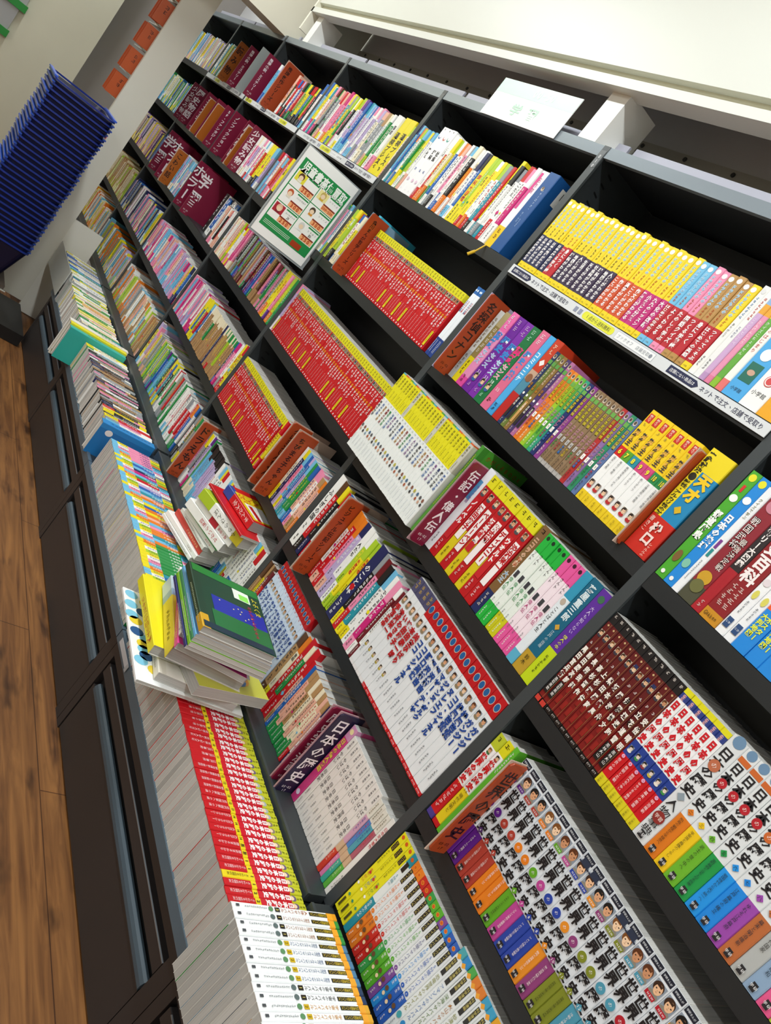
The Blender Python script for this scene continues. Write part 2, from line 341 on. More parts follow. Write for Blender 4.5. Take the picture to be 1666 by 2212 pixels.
# drawer cabinets with the steel tray rail in front of the bottom deck
YF = -0.237
FRAME = lambda: mat('#2a2626', 0.5, bump=0.04)
for k in range(6):
    xs = 0.043 + 0.9 * (1 - k) - 0.9
    if xs < -3.6: xs = -4.0
    xe = 0.943 - 0.9 * k
    lab = ['nearest dark drawer cabinet at the bottom edge of the photo', 'dark drawer cabinet under the red history comics', 'dark drawer cabinet under the pink and blue comics', 'dark drawer cabinet under the worn science comics', 'dark drawer cabinet beside the black trolley base', 'dark drawer cabinet hidden behind the trolley base'][k]
    if k == 5: break
    t = thing('drawer_cabinet', lab, 'drawer cabinet', (xs, YF, 0), None, 'drawer cabinets under the bookcases'); W_ = xe - xs
    mb = MB(); mb.box(0.002, W_ - 0.002, 0.02, 0.45, -0.01, 0.30, mat('#141414', 0.6)); mb.box(0.002, W_ - 0.002, 0.0, 0.19, 0.30, 0.322, mat('#2d3336', 0.45))
    mb.box(0.002, W_ - 0.002, 0.186, 0.4, 0.322, R5 - 0.03, mat('#22272a', 0.5)); mb.obj('body', t)
    for a, b in ((0.001, 0.03), (W_ - 0.042, W_ - 0.001)):
        mb = MB(); mb.box(a, b, 0.0, 0.02, -0.01, 0.297, FRAME()); mb.obj('stile', t)
    mb = MB(); mb.box(0.03, W_ - 0.042, 0.0, 0.02, 0.262, 0.297, FRAME()); mb.obj('top_frame', t)
    d = MB(); d.box(0.036, W_ - 0.045, 0.001, 0.02, -0.002, 0.165, FRAME()); d.box(0.036, W_ - 0.045, 0.001, 0.02, 0.207, 0.24, FRAME()); dr = d.obj('drawer', t)
    hb = MB()
    prof = [(0.02, 0.155), (0.001, 0.156), (-0.003, 0.163), (-0.0025, 0.172), (0.001, 0.180), (0.006, 0.184), (0.012, 0.184), (0.016, 0.176)]
    hb.extr(prof[::-1], 0.055, W_ - 0.045, mat('#3c4a54', 0.5)); hb.obj('handle', dr)
    hb = MB(); hb.box(0.05, W_ - 0.045, 0.0, 0.003, 0.2385, 0.2405, mat('#8f9499', 0.3, 0.6)); hb.obj('drawer_edge', dr)
    mb = MB(); mb.box(0.002, W_ - 0.002, -0.012, 0.001, 0.298, 0.3265, mat('#4f606c', 0.4)); mb.obj('tray_rail', t)
mb = MB(); mb.box(0, 0.105, 0, 0.0012, 0, 0.016, '#b9bbc0'); mb.box(0.1, 0.112, -0.0008, 0.0006, -0.003, 0.016, '#9fa3a8')
tag(mb.obj('paper_strip', None, (-0.825, YF - 0.0145, 0.308)), 'torn grey paper strip on the steel tray rail', 'paper strip')

# ------------------------------------------------------------------ far end: cream panel, tagged shelf, baskets
TAPES = ((1.075, -0.058), (1.018, -0.028))
t = thing('end_panel', 'tall cream end panel beside the blue shopping baskets', 'panel', (-4.0, -0.33, 0))
mb = MB(); mb.box(-0.03, 0, -0.075, 0.08, 0.05, 2.899, mat('#dcd9cc', 0.45, vary=0.05)); mb.obj('upright_board', t)
mb = MB(); mb.box(-0.025, -0.004, 0.08, 0.25, -0.005, 0.60, mat('#e4e1d6', 0.45)); mb.obj('low_side_board', t)
for z, y in TAPES:
    mb = MB(); mb.poly([(0.0004, y, z), (0.0004, y + 0.01, z), (0.0004, y + 0.014, z + 0.045), (0.0004, y + 0.004, z + 0.045)], '#c04a50'); mb.obj('red_tape', t)
mb = MB(); gl = mat('#b9bdb6', 0.25)
mb.box(-3.95, -3.42, -0.256, -0.253, 0.33, 0.475, gl)
tag(mb.obj('tray_guard'), 'grey plastic guard around the far end of the front tray', 'guard')
t = thing('narrow_bookcase', 'narrow cream bookcase behind the end panel with orange dividers', 'bookcase', (-4.03, -0.405, 0))
mb = MB(); mb.box(-0.42, 0, 0.11, 0.125, 0.05, 2.6, mat('#b9b6b0', 0.6)); mb.obj('back_panel', t)
zs = [1.235 + 0.142 * i for i in range(6)]
for z in zs: mb = MB(); mb.box(-0.42, 0, 0.0, 0.11, z - 0.006, z, mat('#a8aaa8', 0.5)); mb.obj('shelf', t)
for i, z in enumerate(zs[:5]):
    for j in range(3):
        o = thing('section_divider', 'orange divider standing out from the narrow bookcase, %s board up, %s behind the end panel' % (ordn(i + 1), ordn(j + 1)), 'shelf divider', (-4.06 - 0.06 * j, -0.41, z), None, 'orange dividers of the narrow bookcase')
        mb = MB(); mb.box(-0.002, 0.002, -0.055, 0.05, 0.004, 0.118, '#b8501f'); rnd = random.Random(i * 7 + j); scribble(mb, -0.015, 0.1, 0.03, 0.022, '#4a1d0c', right_face(0.002), 0.0003, rnd); mb.obj('label_plate', o)
        mb = MB(); mb.box(-0.004, -0.002, -0.01, 0.09, 0.0, 0.115, mat('#cfe0cf', 0.3)); mb.obj('holder', o)
    for j in range(4):
        bk = Bk(0.016, 0.105, 0.1, [(0, 1, ('#e8e6dc', '#d8ead8', '#8a1840', '#e0b060')[(i + j) % 4])], '#dfe4da', key='nb%d' % ((i + j) % 4))
        book(bk, 'pocket_book', 'pocket book', 'pale pocket book behind the cream end panel, %s board up, %s along' % (ordn(i + 1), ordn(j + 1)), 'pocket books on the narrow bookcase', (-4.24 - 0.018 * j, -0.402, z))
for i, (y, z) in enumerate(((-0.93, 1.262), (-0.95, 1.075))):
    o = thing('wall_pocket', ['green edged grey wall pocket, the upper of two', 'green edged grey wall pocket, the lower of two'][i], 'wall pocket', (-5.585, y, z), None, 'wall pockets on the far wall')
    mb = MB(); mb.box(-0.01, 0.01, -0.16, 0.085, 0.01, 0.16, mat('#a5a6a8', 0.4)); mb.obj('pocket', o)
    mb = MB(); mb.box(-0.012, 0.02, -0.17, 0.1, -0.035, 0.01, mat('#1f8a35', 0.4)); mb.box(0.02, 0.022, -0.07, 0.0, -0.02, -0.008, mat('#7fc48a', 0.4)); mb.obj('clip_rail', o)
# shopping baskets
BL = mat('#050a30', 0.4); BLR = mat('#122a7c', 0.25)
def basket_parts():
    a, b, hh = 0.215, 0.152, 0.2     # half length X, half width Y
    def loop(ax, by, z, r=0.03, n=4):
        p = []
        for cx, cy, s in ((ax - r, by - r, 0), (-ax + r, by - r, 1), (-ax + r, -by + r, 2), (ax - r, -by + r, 3)):
            for i in range(n + 1): an = PI / 2 * (s + i / n); p.append((cx + r * math.cos(an), cy + r * math.sin(an), z))
        return p
    body = MB()
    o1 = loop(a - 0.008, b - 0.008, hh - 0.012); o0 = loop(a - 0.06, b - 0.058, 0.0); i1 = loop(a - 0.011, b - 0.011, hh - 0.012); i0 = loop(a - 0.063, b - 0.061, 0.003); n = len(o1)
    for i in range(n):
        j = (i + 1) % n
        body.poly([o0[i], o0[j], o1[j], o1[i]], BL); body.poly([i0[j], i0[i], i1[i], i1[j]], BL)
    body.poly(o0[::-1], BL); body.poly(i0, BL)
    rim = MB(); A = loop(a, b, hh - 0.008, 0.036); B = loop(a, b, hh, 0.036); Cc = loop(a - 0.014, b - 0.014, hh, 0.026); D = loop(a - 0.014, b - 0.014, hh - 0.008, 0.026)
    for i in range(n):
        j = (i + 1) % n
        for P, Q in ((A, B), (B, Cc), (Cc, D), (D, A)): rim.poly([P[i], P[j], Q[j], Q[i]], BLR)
    hs = []
    for y0, y1 in ((b - 0.013, b + 0.004), (-b - 0.004, -b + 0.013)):
        hd = MB(); hd.box(-a + 0.03, a - 0.03, y0, y1, hh + 0.001, hh + 0.008, mat('#2450b8', 0.3)); hs.append(hd.mesh('handle'))
    return body.mesh('body'), rim.mesh('rim'), hs[0], hs[1]
BP = basket_parts(); NBK = 31
for i in range(NBK):
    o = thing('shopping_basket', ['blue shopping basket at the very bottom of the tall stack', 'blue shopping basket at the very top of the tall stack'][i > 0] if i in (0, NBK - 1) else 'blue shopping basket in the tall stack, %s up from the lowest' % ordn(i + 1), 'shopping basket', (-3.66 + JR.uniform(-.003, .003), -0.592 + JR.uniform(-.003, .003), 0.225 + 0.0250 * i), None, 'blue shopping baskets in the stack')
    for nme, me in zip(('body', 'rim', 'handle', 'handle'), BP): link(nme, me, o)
t = thing('basket_trolley', 'low black trolley under the blue shopping baskets', 'trolley', (-3.66, -0.592, 0))
mb = MB(); mb.box(-0.25, 0.225, -0.42, 0.33, -0.008, 0.055, mat('#0e0f11', 0.4)); mb.obj('base', t)
mb = MB(); mb.box(-0.21, 0.19, -0.15, 0.14, 0.195, 0.223, mat('#4a4038', 0.5)); mb.obj('deck_board', t)
for s in (-1, 1):
    mb = MB(); mb.cyl((0.18 * s, -0.13, 0.055), (0.18 * s, -0.13, 0.196), 0.01, mat('#c8c8c8', 0.15, 1.0)); mb.cyl((0.18 * s, 0.13, 0.055), (0.18 * s, 0.13, 0.196), 0.01, mat('#c8c8c8', 0.15, 1.0)); mb.obj('leg', t)
mb = MB(); mb.cyl((0.2, -0.16, 0.2), (0.2, 0.15, 0.2), 0.009, mat('#d0d0d0', 0.15, 1.0)); mb.obj('chrome_bar', t)

# ------------------------------------------------------------------ signs
t = thing('hanging_sign', 'white and pale green sign leaning on the bookcase top rail', 'sign', (-1.52, -0.004, 1.984))
mb = MB(); mb.box(0, 0.41, -0.002, 0.0, 0.0, 0.118, '#ffffff'); rect(mb, 0.0, 0.41, 0.075, 0.1175, '#c9efd6', FRONT, 0.0023); htext(mb, '00-50', 0.245, 0.096, 0.11, 0.03, '#f6fff8', FRONT, 0.0027, bold=0.03)
for ch, cx in (('学', 0.165), ('習', 0.25)): put(mb, ch, cx, 0.038, 0.055, 0.036, '#b9e4c6', FRONT, 0.0027, 0.03)
mb.obj('panel', t)
def edge_strip(x0, x1, z, lab, off):
    t = thing('shelf_edge_strip', lab, 'label strip', (x0, -0.006, z), None, 'white label strips on the top shelf edge')
    L = x1 - x0; mb = MB(); mb.box(0, L, 0.0, 0.002, -0.027, -0.003, mat('#d6d9da', 0.4)); o = 0.0004; z0 = -0.015
    x = 0.012 - off
    while x < L:
        def ok(a, b): return a >= 0.004 and b <= L - 0.004
        if ok(x, x + 0.085):
            mb.poly([FRONT(o, x, z0 - 0.008), FRONT(o, x + 0.075, z0 - 0.008), FRONT(o, x + 0.085, z0), FRONT(o, x + 0.075, z0 + 0.008), FRONT(o, x, z0 + 0.008)], '#1d2348'); htext(mb, '店頭にない商品は', x + 0.04, z0, 0.07, 0.0085, '#ffffff', FRONT, 0.0006)
        if ok(x + 0.09, x + 0.25): htext(mb, 'ネットで注文、店舗で受取り', x + 0.17, z0, 0.16, 0.0125, '#20264a', FRONT, 0.0005)
        if ok(x + 0.27, x + 0.30):
            for q in (0.275, 0.292): rect(mb, x + q, x + q + 0.011, z0 - 0.006, z0 + 0.006, '#8d93a8', FRONT, 0.0005)
        if ok(x + 0.31, x + 0.42):
            rect(mb, x + 0.318, x + 0.412, z0 - 0.009, z0 + 0.009, '#e2e23c', FRONT, 0.0004); disc(mb, x + 0.318, z0, 0.009, 0.009, '#e2e23c', FRONT, 0.0003); disc(mb, x + 0.412, z0, 0.009, 0.009, '#e2e23c', FRONT, 0.0003)
            htext(mb, '1点から送料無料', x + 0.365, z0, 0.088, 0.0115, '#3a3a30', FRONT, 0.0006)
        if ok(x + 0.43, x + 0.56):
            rect(mb, x + 0.43, x + 0.555, z0 - 0.009, z0 + 0.009, '#b8bcc4', FRONT, 0.0004); rect(mb, x + 0.431, x + 0.554, z0 - 0.008, z0 + 0.008, '#eceeee', FRONT, 0.0005)
            htext(mb, 'ブックオフ 店舗受取', x + 0.488, z0, 0.105, 0.0095, '#8a8f98', FRONT, 0.0007); disc(mb, x + 0.545, z0, 0.0045, 0.0045, '#8a8f98', FRONT, 0.0007)
        x += 0.6
    mb.obj('printed_strip', t)
edge_strip(-0.887, -0.013, R1, 'white printed label strip below the yellow study guides', 0.0)
edge_strip(-2.687, -1.813, R1, 'white printed label strip above the poster', 0.02)
edge_strip(-3.587, -2.713, R1, 'white printed label strip below the grey acrylic plate, top shelf', 0.3)
edge_strip(-4.487, -3.613, R1, 'white printed label strip on the second farthest bay', 0.1)
# perpendicular poster in an acrylic holder
t = thing('poster_holder', 'green and white price poster in clear holder jutting from the shelf', 'poster', (-1.868, -0.23, 1.282), (0, 0, 0))
PWd, PHt = 0.224, 0.322; fr = right_face(0.0)
mb = MB(); ac = mat('#9aa0a2', 0.2); mb.box(-0.006, -0.002, -0.004, PWd + 0.012, -0.004, PHt + 0.004, ac); mb.box(-0.006, 0.003, -0.006, -0.003, -0.006, PHt + 0.006, ac); mb.box(-0.006, 0.003, -0.006, PWd + 0.012, -0.007, -0.004, ac); mb.obj('acrylic_holder', t)
mb = MB(); mb.box(-0.002, 0.0, 0, PWd, 0, PHt, '#f4f6f4'); g = '#1f8f4a'
rect(mb, 0.012, PWd - 0.008, 0.03, PHt - 0.035, g, fr, 0.0003)
htext(mb, '児童書高価買取', PWd / 2 + 0.004, PHt - 0.06, PWd - 0.035, 0.04, '#f4fbf4', fr, 0.0006, bold=0.03)
cw = (PWd - 0.034) / 2; chh = 0.0575; nums = ('250', '200~250', '300', '300', '250', '250')
names = ('', 'シリーズ', 'パンどろぼう', 'シリーズ', 'ルールブック', 'どろぼう')
for r in range(3):
    for c in range(2):
        x0 = 0.016 + c * (cw + 0.003); z0 = 0.068 + (2 - r) * (chh + 0.003); k = r * 2 + c
        rect(mb, x0, x0 + cw, z0, z0 + chh, '#f6f7f4', fr, 0.0006)
        rect(mb, x0 + cw * 0.5, x0 + cw * 0.98, z0 + chh - 0.008, z0 + chh - 0.003, g, fr, 0.0009)
        col = ('#e8e040', '#f0e6a0', '#f6f7f4', '#f6f7f4', '#b02838', '#f6f7f4')[k]
        rect(mb, x0 + 0.004, x0 + cw * 0.45, z0 + 0.022, z0 + chh - 0.004, col, fr, 0.0009)
        cx = x0 + cw * 0.25; disc(mb, cx, z0 + 0.041, 0.011, 0.012, ('#5b3a22', '#c8b060', '#c05a30', '#4a3a2a', '#e8c0a0', '#d8d8d4')[k], fr, 0.0012); disc(mb, cx, z0 + 0.037, 0.008, 0.008, '#f2d8b8', fr, 0.0014); rect(mb, cx - 0.008, cx + 0.008, z0 + 0.023, z0 + 0.031, ('#e8e8e0', '#d8b040', '#e8e0d0', '#d8902a', '#802030', '#e8e8e8')[k], fr, 0.0013)
        htext(mb, names[k], x0 + cw * 0.74, z0 + 0.041, cw * 0.42, 0.007, '#303030', fr, 0.0012)
        scribble(mb, x0 + cw * 0.72, z0 + 0.036, z0 + 0.024, 0.012, '#404040', fr, 0.0012, random.Random(k))
        rect(mb, x0 + cw * 0.42, x0 + cw * 0.97, z0 + 0.002, z0 + 0.02, '#f3b27a', fr, 0.0009); rect(mb, x0 + cw * 0.42, x0 + cw * 0.97, z0 + 0.018, z0 + 0.023, '#8a2c18', fr, 0.0010)
        htext(mb, nums[k], x0 + cw * 0.68, z0 + 0.0105, cw * (0.4 if len(nums[k]) < 4 else 0.5), 0.017 if len(nums[k]) < 4 else 0.012, '#b83c14', fr, 0.0013, bold=0.03)
rect(mb, 0.02, 0.13, 0.042, 0.0435, '#d8f0dc', fr, 0.0007); rect(mb, 0.02, 0.13, 0.047, 0.0485, '#d8f0dc', fr, 0.0007); rect(mb, 0.02, 0.13, 0.052, 0.0535, '#d8f0dc', fr, 0.0007)
rect(mb, 0.14, 0.182, 0.035, 0.055, '#a83c1c', fr, 0.0007); mb.obj('printed_sheet', t)

# ------------------------------------------------------------------ divider flags
DIV = {}
def flag(x, z, text, kind, label, h=0.235, y0=-0.045, wd=0.07, tw=0.036, tc=None, group='section dividers', plate=None):
    col = {'o': '#a8431c', 'm': '#7c1436', 'n': '#241c3a', 'b': '#a85a18', 'g': '#8f9694'}[kind]; tc = tc or {'o': '#2c120a', 'b': '#2c120a'}.get(kind, '#f0e8ec')
    t = thing('section_divider', label, 'shelf divider', (x, y0, z - 0.008), None, group)
    mb = MB(); fr = right_face(0.002); r = 0.006
    pts = [(0, r), (r, 0), (wd, 0), (wd, h), (r, h), (0, h - r)]
    mb.poly([(0.002, a, b) for a, b in pts], col); mb.poly([(-0.002, a, b) for a, b in pts][::-1], col)
    for i in range(6):
        a, b = pts[i], pts[(i + 1) % 6]; mb.poly([(-0.002,) + a, (0.002,) + a, (0.002,) + b, (-0.002,) + b][::-1], col)
    if text:
        n = len(text); p = min(tw * 1.15, (h - 0.05) / n); vtext(mb, text, 0.024, h - 0.014, min(tw, p), tc, fr, 0.0004, (h - 0.05) * 1.0, bold=0.02, fill=True)
        htext(mb, '05-02', 0.022, 0.022, 0.026, 0.009, tc, fr, 0.0004); htext(mb, '17', 0.022, 0.011, 0.012, 0.009, tc, fr, 0.0004)
    mb.obj('label_plate', t)
    mb = MB(); mb.box(-0.0045, -0.002, -0.003, 0.14, -0.003, h + 0.003, mat('#b08a90' if kind in 'mn' else '#c0a898', 0.25)) if plate is None else mb.box(-0.0045, -0.0022, 0.0, 0.17, -0.0, h + 0.0, mat(plate, 0.3)); mb.obj('holder', t)

# ------------------------------------------------------------------ book series
PAL = {'W': ('#eeeeea', 'white'), 'C': ('#ece2c4', 'cream'), 'Y': ('#e8d81e', 'yellow'), 'L': ('#a9c92c', 'lime'), 'G': ('#1f8c44', 'green'), 'T': ('#1e8fa0', 'teal'), 'S': ('#6fb8dc', 'light blue'), 'B': ('#1f5fae', 'blue'),
       'N': ('#1c2656', 'navy'), 'P': ('#5c2a86', 'purple'), 'V': ('#b9a8d0', 'lavender'), 'M': ('#c81e74', 'magenta'), 'K': ('#e88cae', 'pink'), 'R': ('#c41420', 'red'), 'D': ('#6a1420', 'maroon'), 'O': ('#e07a1e', 'orange'),
       'U': ('#b08a5c', 'tan'), 'A': ('#8e9296', 'grey'), 'X': ('#1a1a1c', 'black'), 'I': ('#e6b09a', 'salmon'), 'H': ('#5a3a22', 'brown')}
def pc(c): return PAL[c][0]
def cname(s):
    o = []
    for c in s:
        if c in PAL and PAL[c][1] not in o: o.append(PAL[c][1])
    return ' and '.join(o[:2])
def contrast(c): return '#f4f4f0' if c in 'GTBNPMRDXHOA' else '#26262c'
def mixed(tok, seed):
    """'WBY16.205' : colours from the top of the spine downwards, thickness.height in mm, '=' title"""
    t, _, title = tok.partition('='); i = 0
    while not t[i].isdigit(): i += 1
    cols = t[:i]; th, h = t[i:].split('.'); th = int(th) / 1000; h = int((h + '00')[:3]) / 1000; r = random.Random(seed)
    n = len(cols); cut = {1: (0, 1), 2: (0, r.uniform(.14, .32), 1), 3: (0, r.uniform(.14, .3), r.uniform(.72, .86), 1)}[n]
    bands = [(cut[j], cut[j + 1], pc(cols[n - 1 - j])) for j in range(n)]
    main = cols[0] if n < 3 else cols[1]; k = contrast(main); zt = 0.96 if n < 3 else cut[2] - 0.02
    alt = r.choice([k, k, '#c81e2a' if main in 'WCYSVKI' else '#f0e040', '#1d3f8c' if main in 'WCYSKI' else '#f8f8f8'])
    ops = []
    if title: ops.append(('v', title, zt, 0.74, alt, {'max': 0.6, 'bold': 0.02}))
    else: ops.append(('p', zt, cut[1] + 0.16 if n > 1 else 0.34, r.uniform(0.5, 0.8), alt))
    ops.append(('p', cut[1] + 0.13 if n > 1 else 0.26, cut[1] + 0.02 if n > 1 else 0.1, 0.34, k))
    ops.append(('p', cut[1] - 0.03 if n > 1 else 0.07, 0.02, 0.4, contrast(cols[-1])))
    if r.random() < 0.35: ops.append(('c', 0, r.uniform(.3, .5), 0.3, pc(r.choice('YRSMOG'))))
    return Bk(th, h, None, bands, pc(r.choice(cols + 'W')), ops), cname(cols)
def mixrun(x, z, toks, name, cat, what, anchor, group, x1=None, y=0.0, tray=False, jit=0.004, start=1, seed=0, d=None):
    out = [mixed(t, seed * 100 + i) for i, t in enumerate(toks)]
    if x1 is not None:
        s = (x1 - x - 0.0003 * len(out)) / sum(b.th for b, _ in out)
        for b, _ in out: b.th *= s
    if d:
        for b, _ in out: b.d = d
    run(x, z, [b for b, _ in out], name, cat, [c + ' ' + what for _, c in out], anchor, group, y, jit, start, tray)
RB = random.Random(11)
def auto(pal, n, th=(12, 20), h=(168, 190)):
    r = RB
    return ['%s%d.%d' % (''.join(r.choice(pal) for _ in range(r.choice((1, 2, 2, 3)))), r.randint(*th), r.randint(*h)) for _ in range(n)]
FILL = lambda x0, x1, n: (x1 - x0 - 0.0003 * n) / n
HAIR = ('#3a2418', '#141414', '#7a4a20', '#5a3018'); SKIN = ('#e8b890', '#d8a078', '#f0cca8', '#c98f68')

# ---- study guide bay, top shelf: yellow study guides
n = 33; th = FILL(-0.884, -0.243, n); bks = []; dsc = []
seq = ['N'] * 5 + ['R'] * 2 + ['P'] * 9 + ['O'] * 5 + ['M'] * 4 + ['R'] * 8
LOW = {'N': '#2a2f52', 'R': '#b8202c', 'P': '#3a2c48', 'O': '#d0542c', 'M': '#c02878'}
TOPC = ['Y'] * 25 + ['S'] * 2 + ['K'] * 2 + ['U'] * 3 + ['Y']
TT = {'N': ['日本の歴史がわかる', '日本の地理がわかる'], 'R': ['つくってあそぶ', 'はじめてのなぞなぞ', 'よくわかる', 'たのしく学ぶ', '国語クイズ', 'つくる学習帳', '身につく', 'はじめての英語'], 'P': ['社会科がわかる', '理科がわかる', '地図がわかる', '人体がわかる', '生活がわかる', '天気がわかる'], 'O': ['漢字がわかる', 'ことばがわかる', '作文がわかる'], 'M': ['大化の改新', '算数がわかる', '小数と分数', '九九のレッスン']}
for i in range(n):
    s = seq[i]; tp = pc(TOPC[i]) if TOPC[i] != 'U' else '#b58a4c'; tt = TT[s][i % len(TT[s])]; ye = '#ecd01c' if TOPC[i] == 'Y' else tp
    ops = [('c', 0, 0.945, 0.38, '#f2f2ea', 0.9), ('v', 'ドラえもんの', 0.90, 0.62, '#3f9fd0', {'max': 0.28, 'out': '#d8ecf4'}), ('p', 0.61, 0.485, 0.4, '#5a4a10' if s in 'NP' else '#c85a18'),
           ('v', tt, 0.455, 0.78, '#f6f2f0', {'max': 0.36, 'bold': 0.03}), ('h', '小学館', 0.03, 0.6, '#6a5a10', {'s': 0.24})]
    bks.append(Bk(th, 0.193 + 0.003 * (i % 3 == 0), 0.13, [(0, 0.075, ye), (0.075, 0.475, LOW[s]), (0.475, 1, ye)], ye, ops, key='guide%s%s%d' % (s, TOPC[i], i % len(TT[s]))))
    dsc.append('%s study guide with %s lower half' % (PAL[TOPC[i]][1], {'N': 'navy', 'R': 'crimson', 'P': 'dark purple', 'O': 'orange red', 'M': 'magenta'}[s]))
run(-0.884, R1, bks, 'study_guide', 'study guide', dsc, 'the 010 upright', 'yellow study guides on the top shelf', jit=0.0015)
x = -0.2425
for th, side, bands, ops, dd in ((0.016, '#ecece8', [(0, 1, '#ecebe6')], [('c', 0, 0.94, .4, '#d8d8d8'), ('p', 0.88, 0.62, .5, '#7aa0c8'), ('v', 'ありがとう', 0.58, .5, '#3a3a40', {'max': .3}), ('p', 0.2, 0.06, .4, '#404048')], 'white picture story with grey title'),
                               (0.016, '#e8dccb', [(0, 1, '#e9e9e6')], [('p', 0.9, 0.62, .5, '#c84030'), ('v', 'ともだち', 0.58, .5, '#3a4a80', {'max': .3}), ('p', 0.2, 0.06, .4, '#404048')], 'white picture story with blue title'),
                               (0.0135, '#c7a6c8', [(0, .08, '#b690bc'), (.08, .75, '#c9a4cc'), (.75, .85, '#e2a12c'), (.85, 1, '#8ab0d8')], [('v', 'じっくりとしらべ', 0.7, .7, '#f4eef4', {'max': .6})], 'lavender reader with orange band'),
                               (0.0135, '#e08aa8', [(0, .08, '#d87898'), (.08, .75, '#e08fae'), (.75, .85, '#e2a12c'), (.85, 1, '#8ab0d8')], [('v', 'たんけんしよう', 0.7, .7, '#f4eef4', {'max': .6})], 'pink reader with orange band'),
                               (0.0145, '#68a838', [(0, .1, '#88b82c'), (.1, .75, '#62a63a'), (.75, .85, '#e0c02c'), (.85, 1, '#58a0b8')], [('v', 'クイズにちょうせん', 0.72, .7, '#f4f8f0', {'max': .6})], 'green reader with yellow band'),
                               (0.017, '#e9e9df', [(0, .12, '#e0706c'), (.12, .8, '#ecece4'), (.8, 1, '#a8c84c')], [('v', 'もののはじまり', 0.78, .72, '#c8403c', {'max': .62})], 'white reader with red title')):
    x = run(x, R1, [Bk(th, 0.2, 0.14, bands, side, ops)], 'reader', 'reader', dd, 'the study guides', None)
x = run(x, R1, [Bk(0.044, 0.215, 0.15, [(0, 1, '#4aa6e0')], '#5ab0e4', [('r', -.7, .7, .16, .34, '#1d6a58'), ('c', 0, .43, .3, '#f2f4f6', 1.0), ('c', 0, .25, .2, '#c8a088', .7), ('h', '小学館', .08, .6, '#243040', {'s': .2}), ('v', 'まんが', .96, .5, '#e6f2fa', {'max': .3})], ins=0.002)], 'boxed_book', 'boxed book', 'thick sky blue boxed book by the white volume on top shelf', 'the readers', None)
x = run(x, R1, [Bk(0.042, 0.21, 0.15, [(0, 1, '#f1f1ec')], '#efefe8', [('h', '小学館', .14, .8, '#3a3c44', {'s': .26}), ('c', 0, .27, .28, '#d04848'), ('c', 0, .27, .24, '#f1f1ec'), ('c', 0, .27, .19, '#d04848'), ('v', '小学生の', .9, .4, '#44464e', {'max': .4})])], 'dictionary', 'dictionary', 'thick white volume with small red seal', 'the readers', None)
x = run(x, R1, [Bk(0.042, 0.2, 0.15, [(0, .3, '#e8a41c'), (.3, .6, '#4a90b0'), (.6, 1, '#f0eee8')], '#e8d060', [('p', .26, .1, .3, '#7a4a10')]), Bk(0.03, 0.205, 0.15, [(0, .4, '#d84848'), (.4, 1, '#f2f2ee')], '#f2f2ee', [('p', .9, .5, .4, '#3a3a40')])], 'dictionary', 'dictionary', ['thick orange and blue volume on the top shelf', 'thick red and white volume on the top shelf'], 'the red seal', None)
# ---- white sign bay, top shelf
T21 = ['SNW14.215=じょうず', 'SBW13.21'.replace('.21', '.214'), 'TOT14.212', 'OYU17.21'.replace('.21', '.21'), 'LWL13.206', 'SYL15.21'.replace('.21', '.208'), 'LYW14.205=さくぶん', 'YLC15.205', 'GWY13.202', 'BWI13.2'.replace('.2', '.208')]
T21 = ['NSW14.215=じょうず', 'SBT13.214', 'OTA17.21', 'LWB13.206', 'SGY15.208', 'SLW15.21=さくぶん', 'YLW14.205', 'BCG13.208', 'SWI13.208']
mixrun(-1.79, R1, T21, 'school_book', 'school book', 'school book', 'far end of white sign bay, top shelf', 'school books on the top shelf', -1.655, seed=1)
x = -1.654
for tt, cc in (('算数', '#4a78b8'), ('理科', '#c86a5a'), ('社会', '#3a9a8c')):
    x = run(x, R1, [Bk(0.031, 0.235, 0.16, [(0, 1, '#f3f3f3')], '#f3f3f3', [('c', 0, .86, .3, cc), ('c', .1, .875, .26, '#f3f3f3'), ('c', 0, .97, .1, '#909090'), ('v', tt, .68, .62, '#26262c', {'bold': .03, 'max': .26}), ('p', .38, .3, .4, '#4060a8'), ('c', .1, .2, .22, '#e2c4d8'), ('h', '二一', .05, .3, '#505058', {'s': .2})])], 'school_book', 'school book', 'thick white school book %s' % {'算数': 'for sums', '理科': 'for science', '社会': 'for society'}[tt], 'the far upright, white sign bay', 'thick white school books')
T = ['WWR14.228=ことば', 'WRO17.225', 'YCO14.22', 'LYG12.218', 'WBW12.22', 'OWA15.218', 'IWX13.215', 'WKW12.22', 'AWB15.22=小学', 'SWB12.218', 'CXO16.224', 'WOW12.22', 'WCI16.222=なぜ', 'NWS15.215', 'XBW12.215', 'YYY22.215=理科大図鑑', 'LLY13.213', 'LYY14.213=まなぶ', 'WYR13.21', 'YWO12.212', 'LWR16.212', 'ATX15.208', 'RRW12.21', 'YYT13.235', 'XWA14.22', 'AWT12.215', 'RWR18.23=こたえ', 'KWW12.225', 'WMW16.232']
mixrun(x + .001, R1, T, 'school_book', 'school book', 'school book', 'the three white school books, top shelf', 'school books on the top shelf', -1.062, seed=2)
run(-1.061, R1, [Bk(0.034, 0.232, 0.16, [(0, .27, '#e8c416'), (.27, 1, '#ece8ee')], '#e8e6ea', [('v', '名作選', .92, .5, '#c82878', {'max': .5}), ('r', -.9, -.2, .5, .97, '#d63a88'), ('p', .24, .06, .5, '#a8781c')])], 'story_book', 'story book', 'thick white and magenta story with yellow foot and ribbon', 'the blue volume', None)
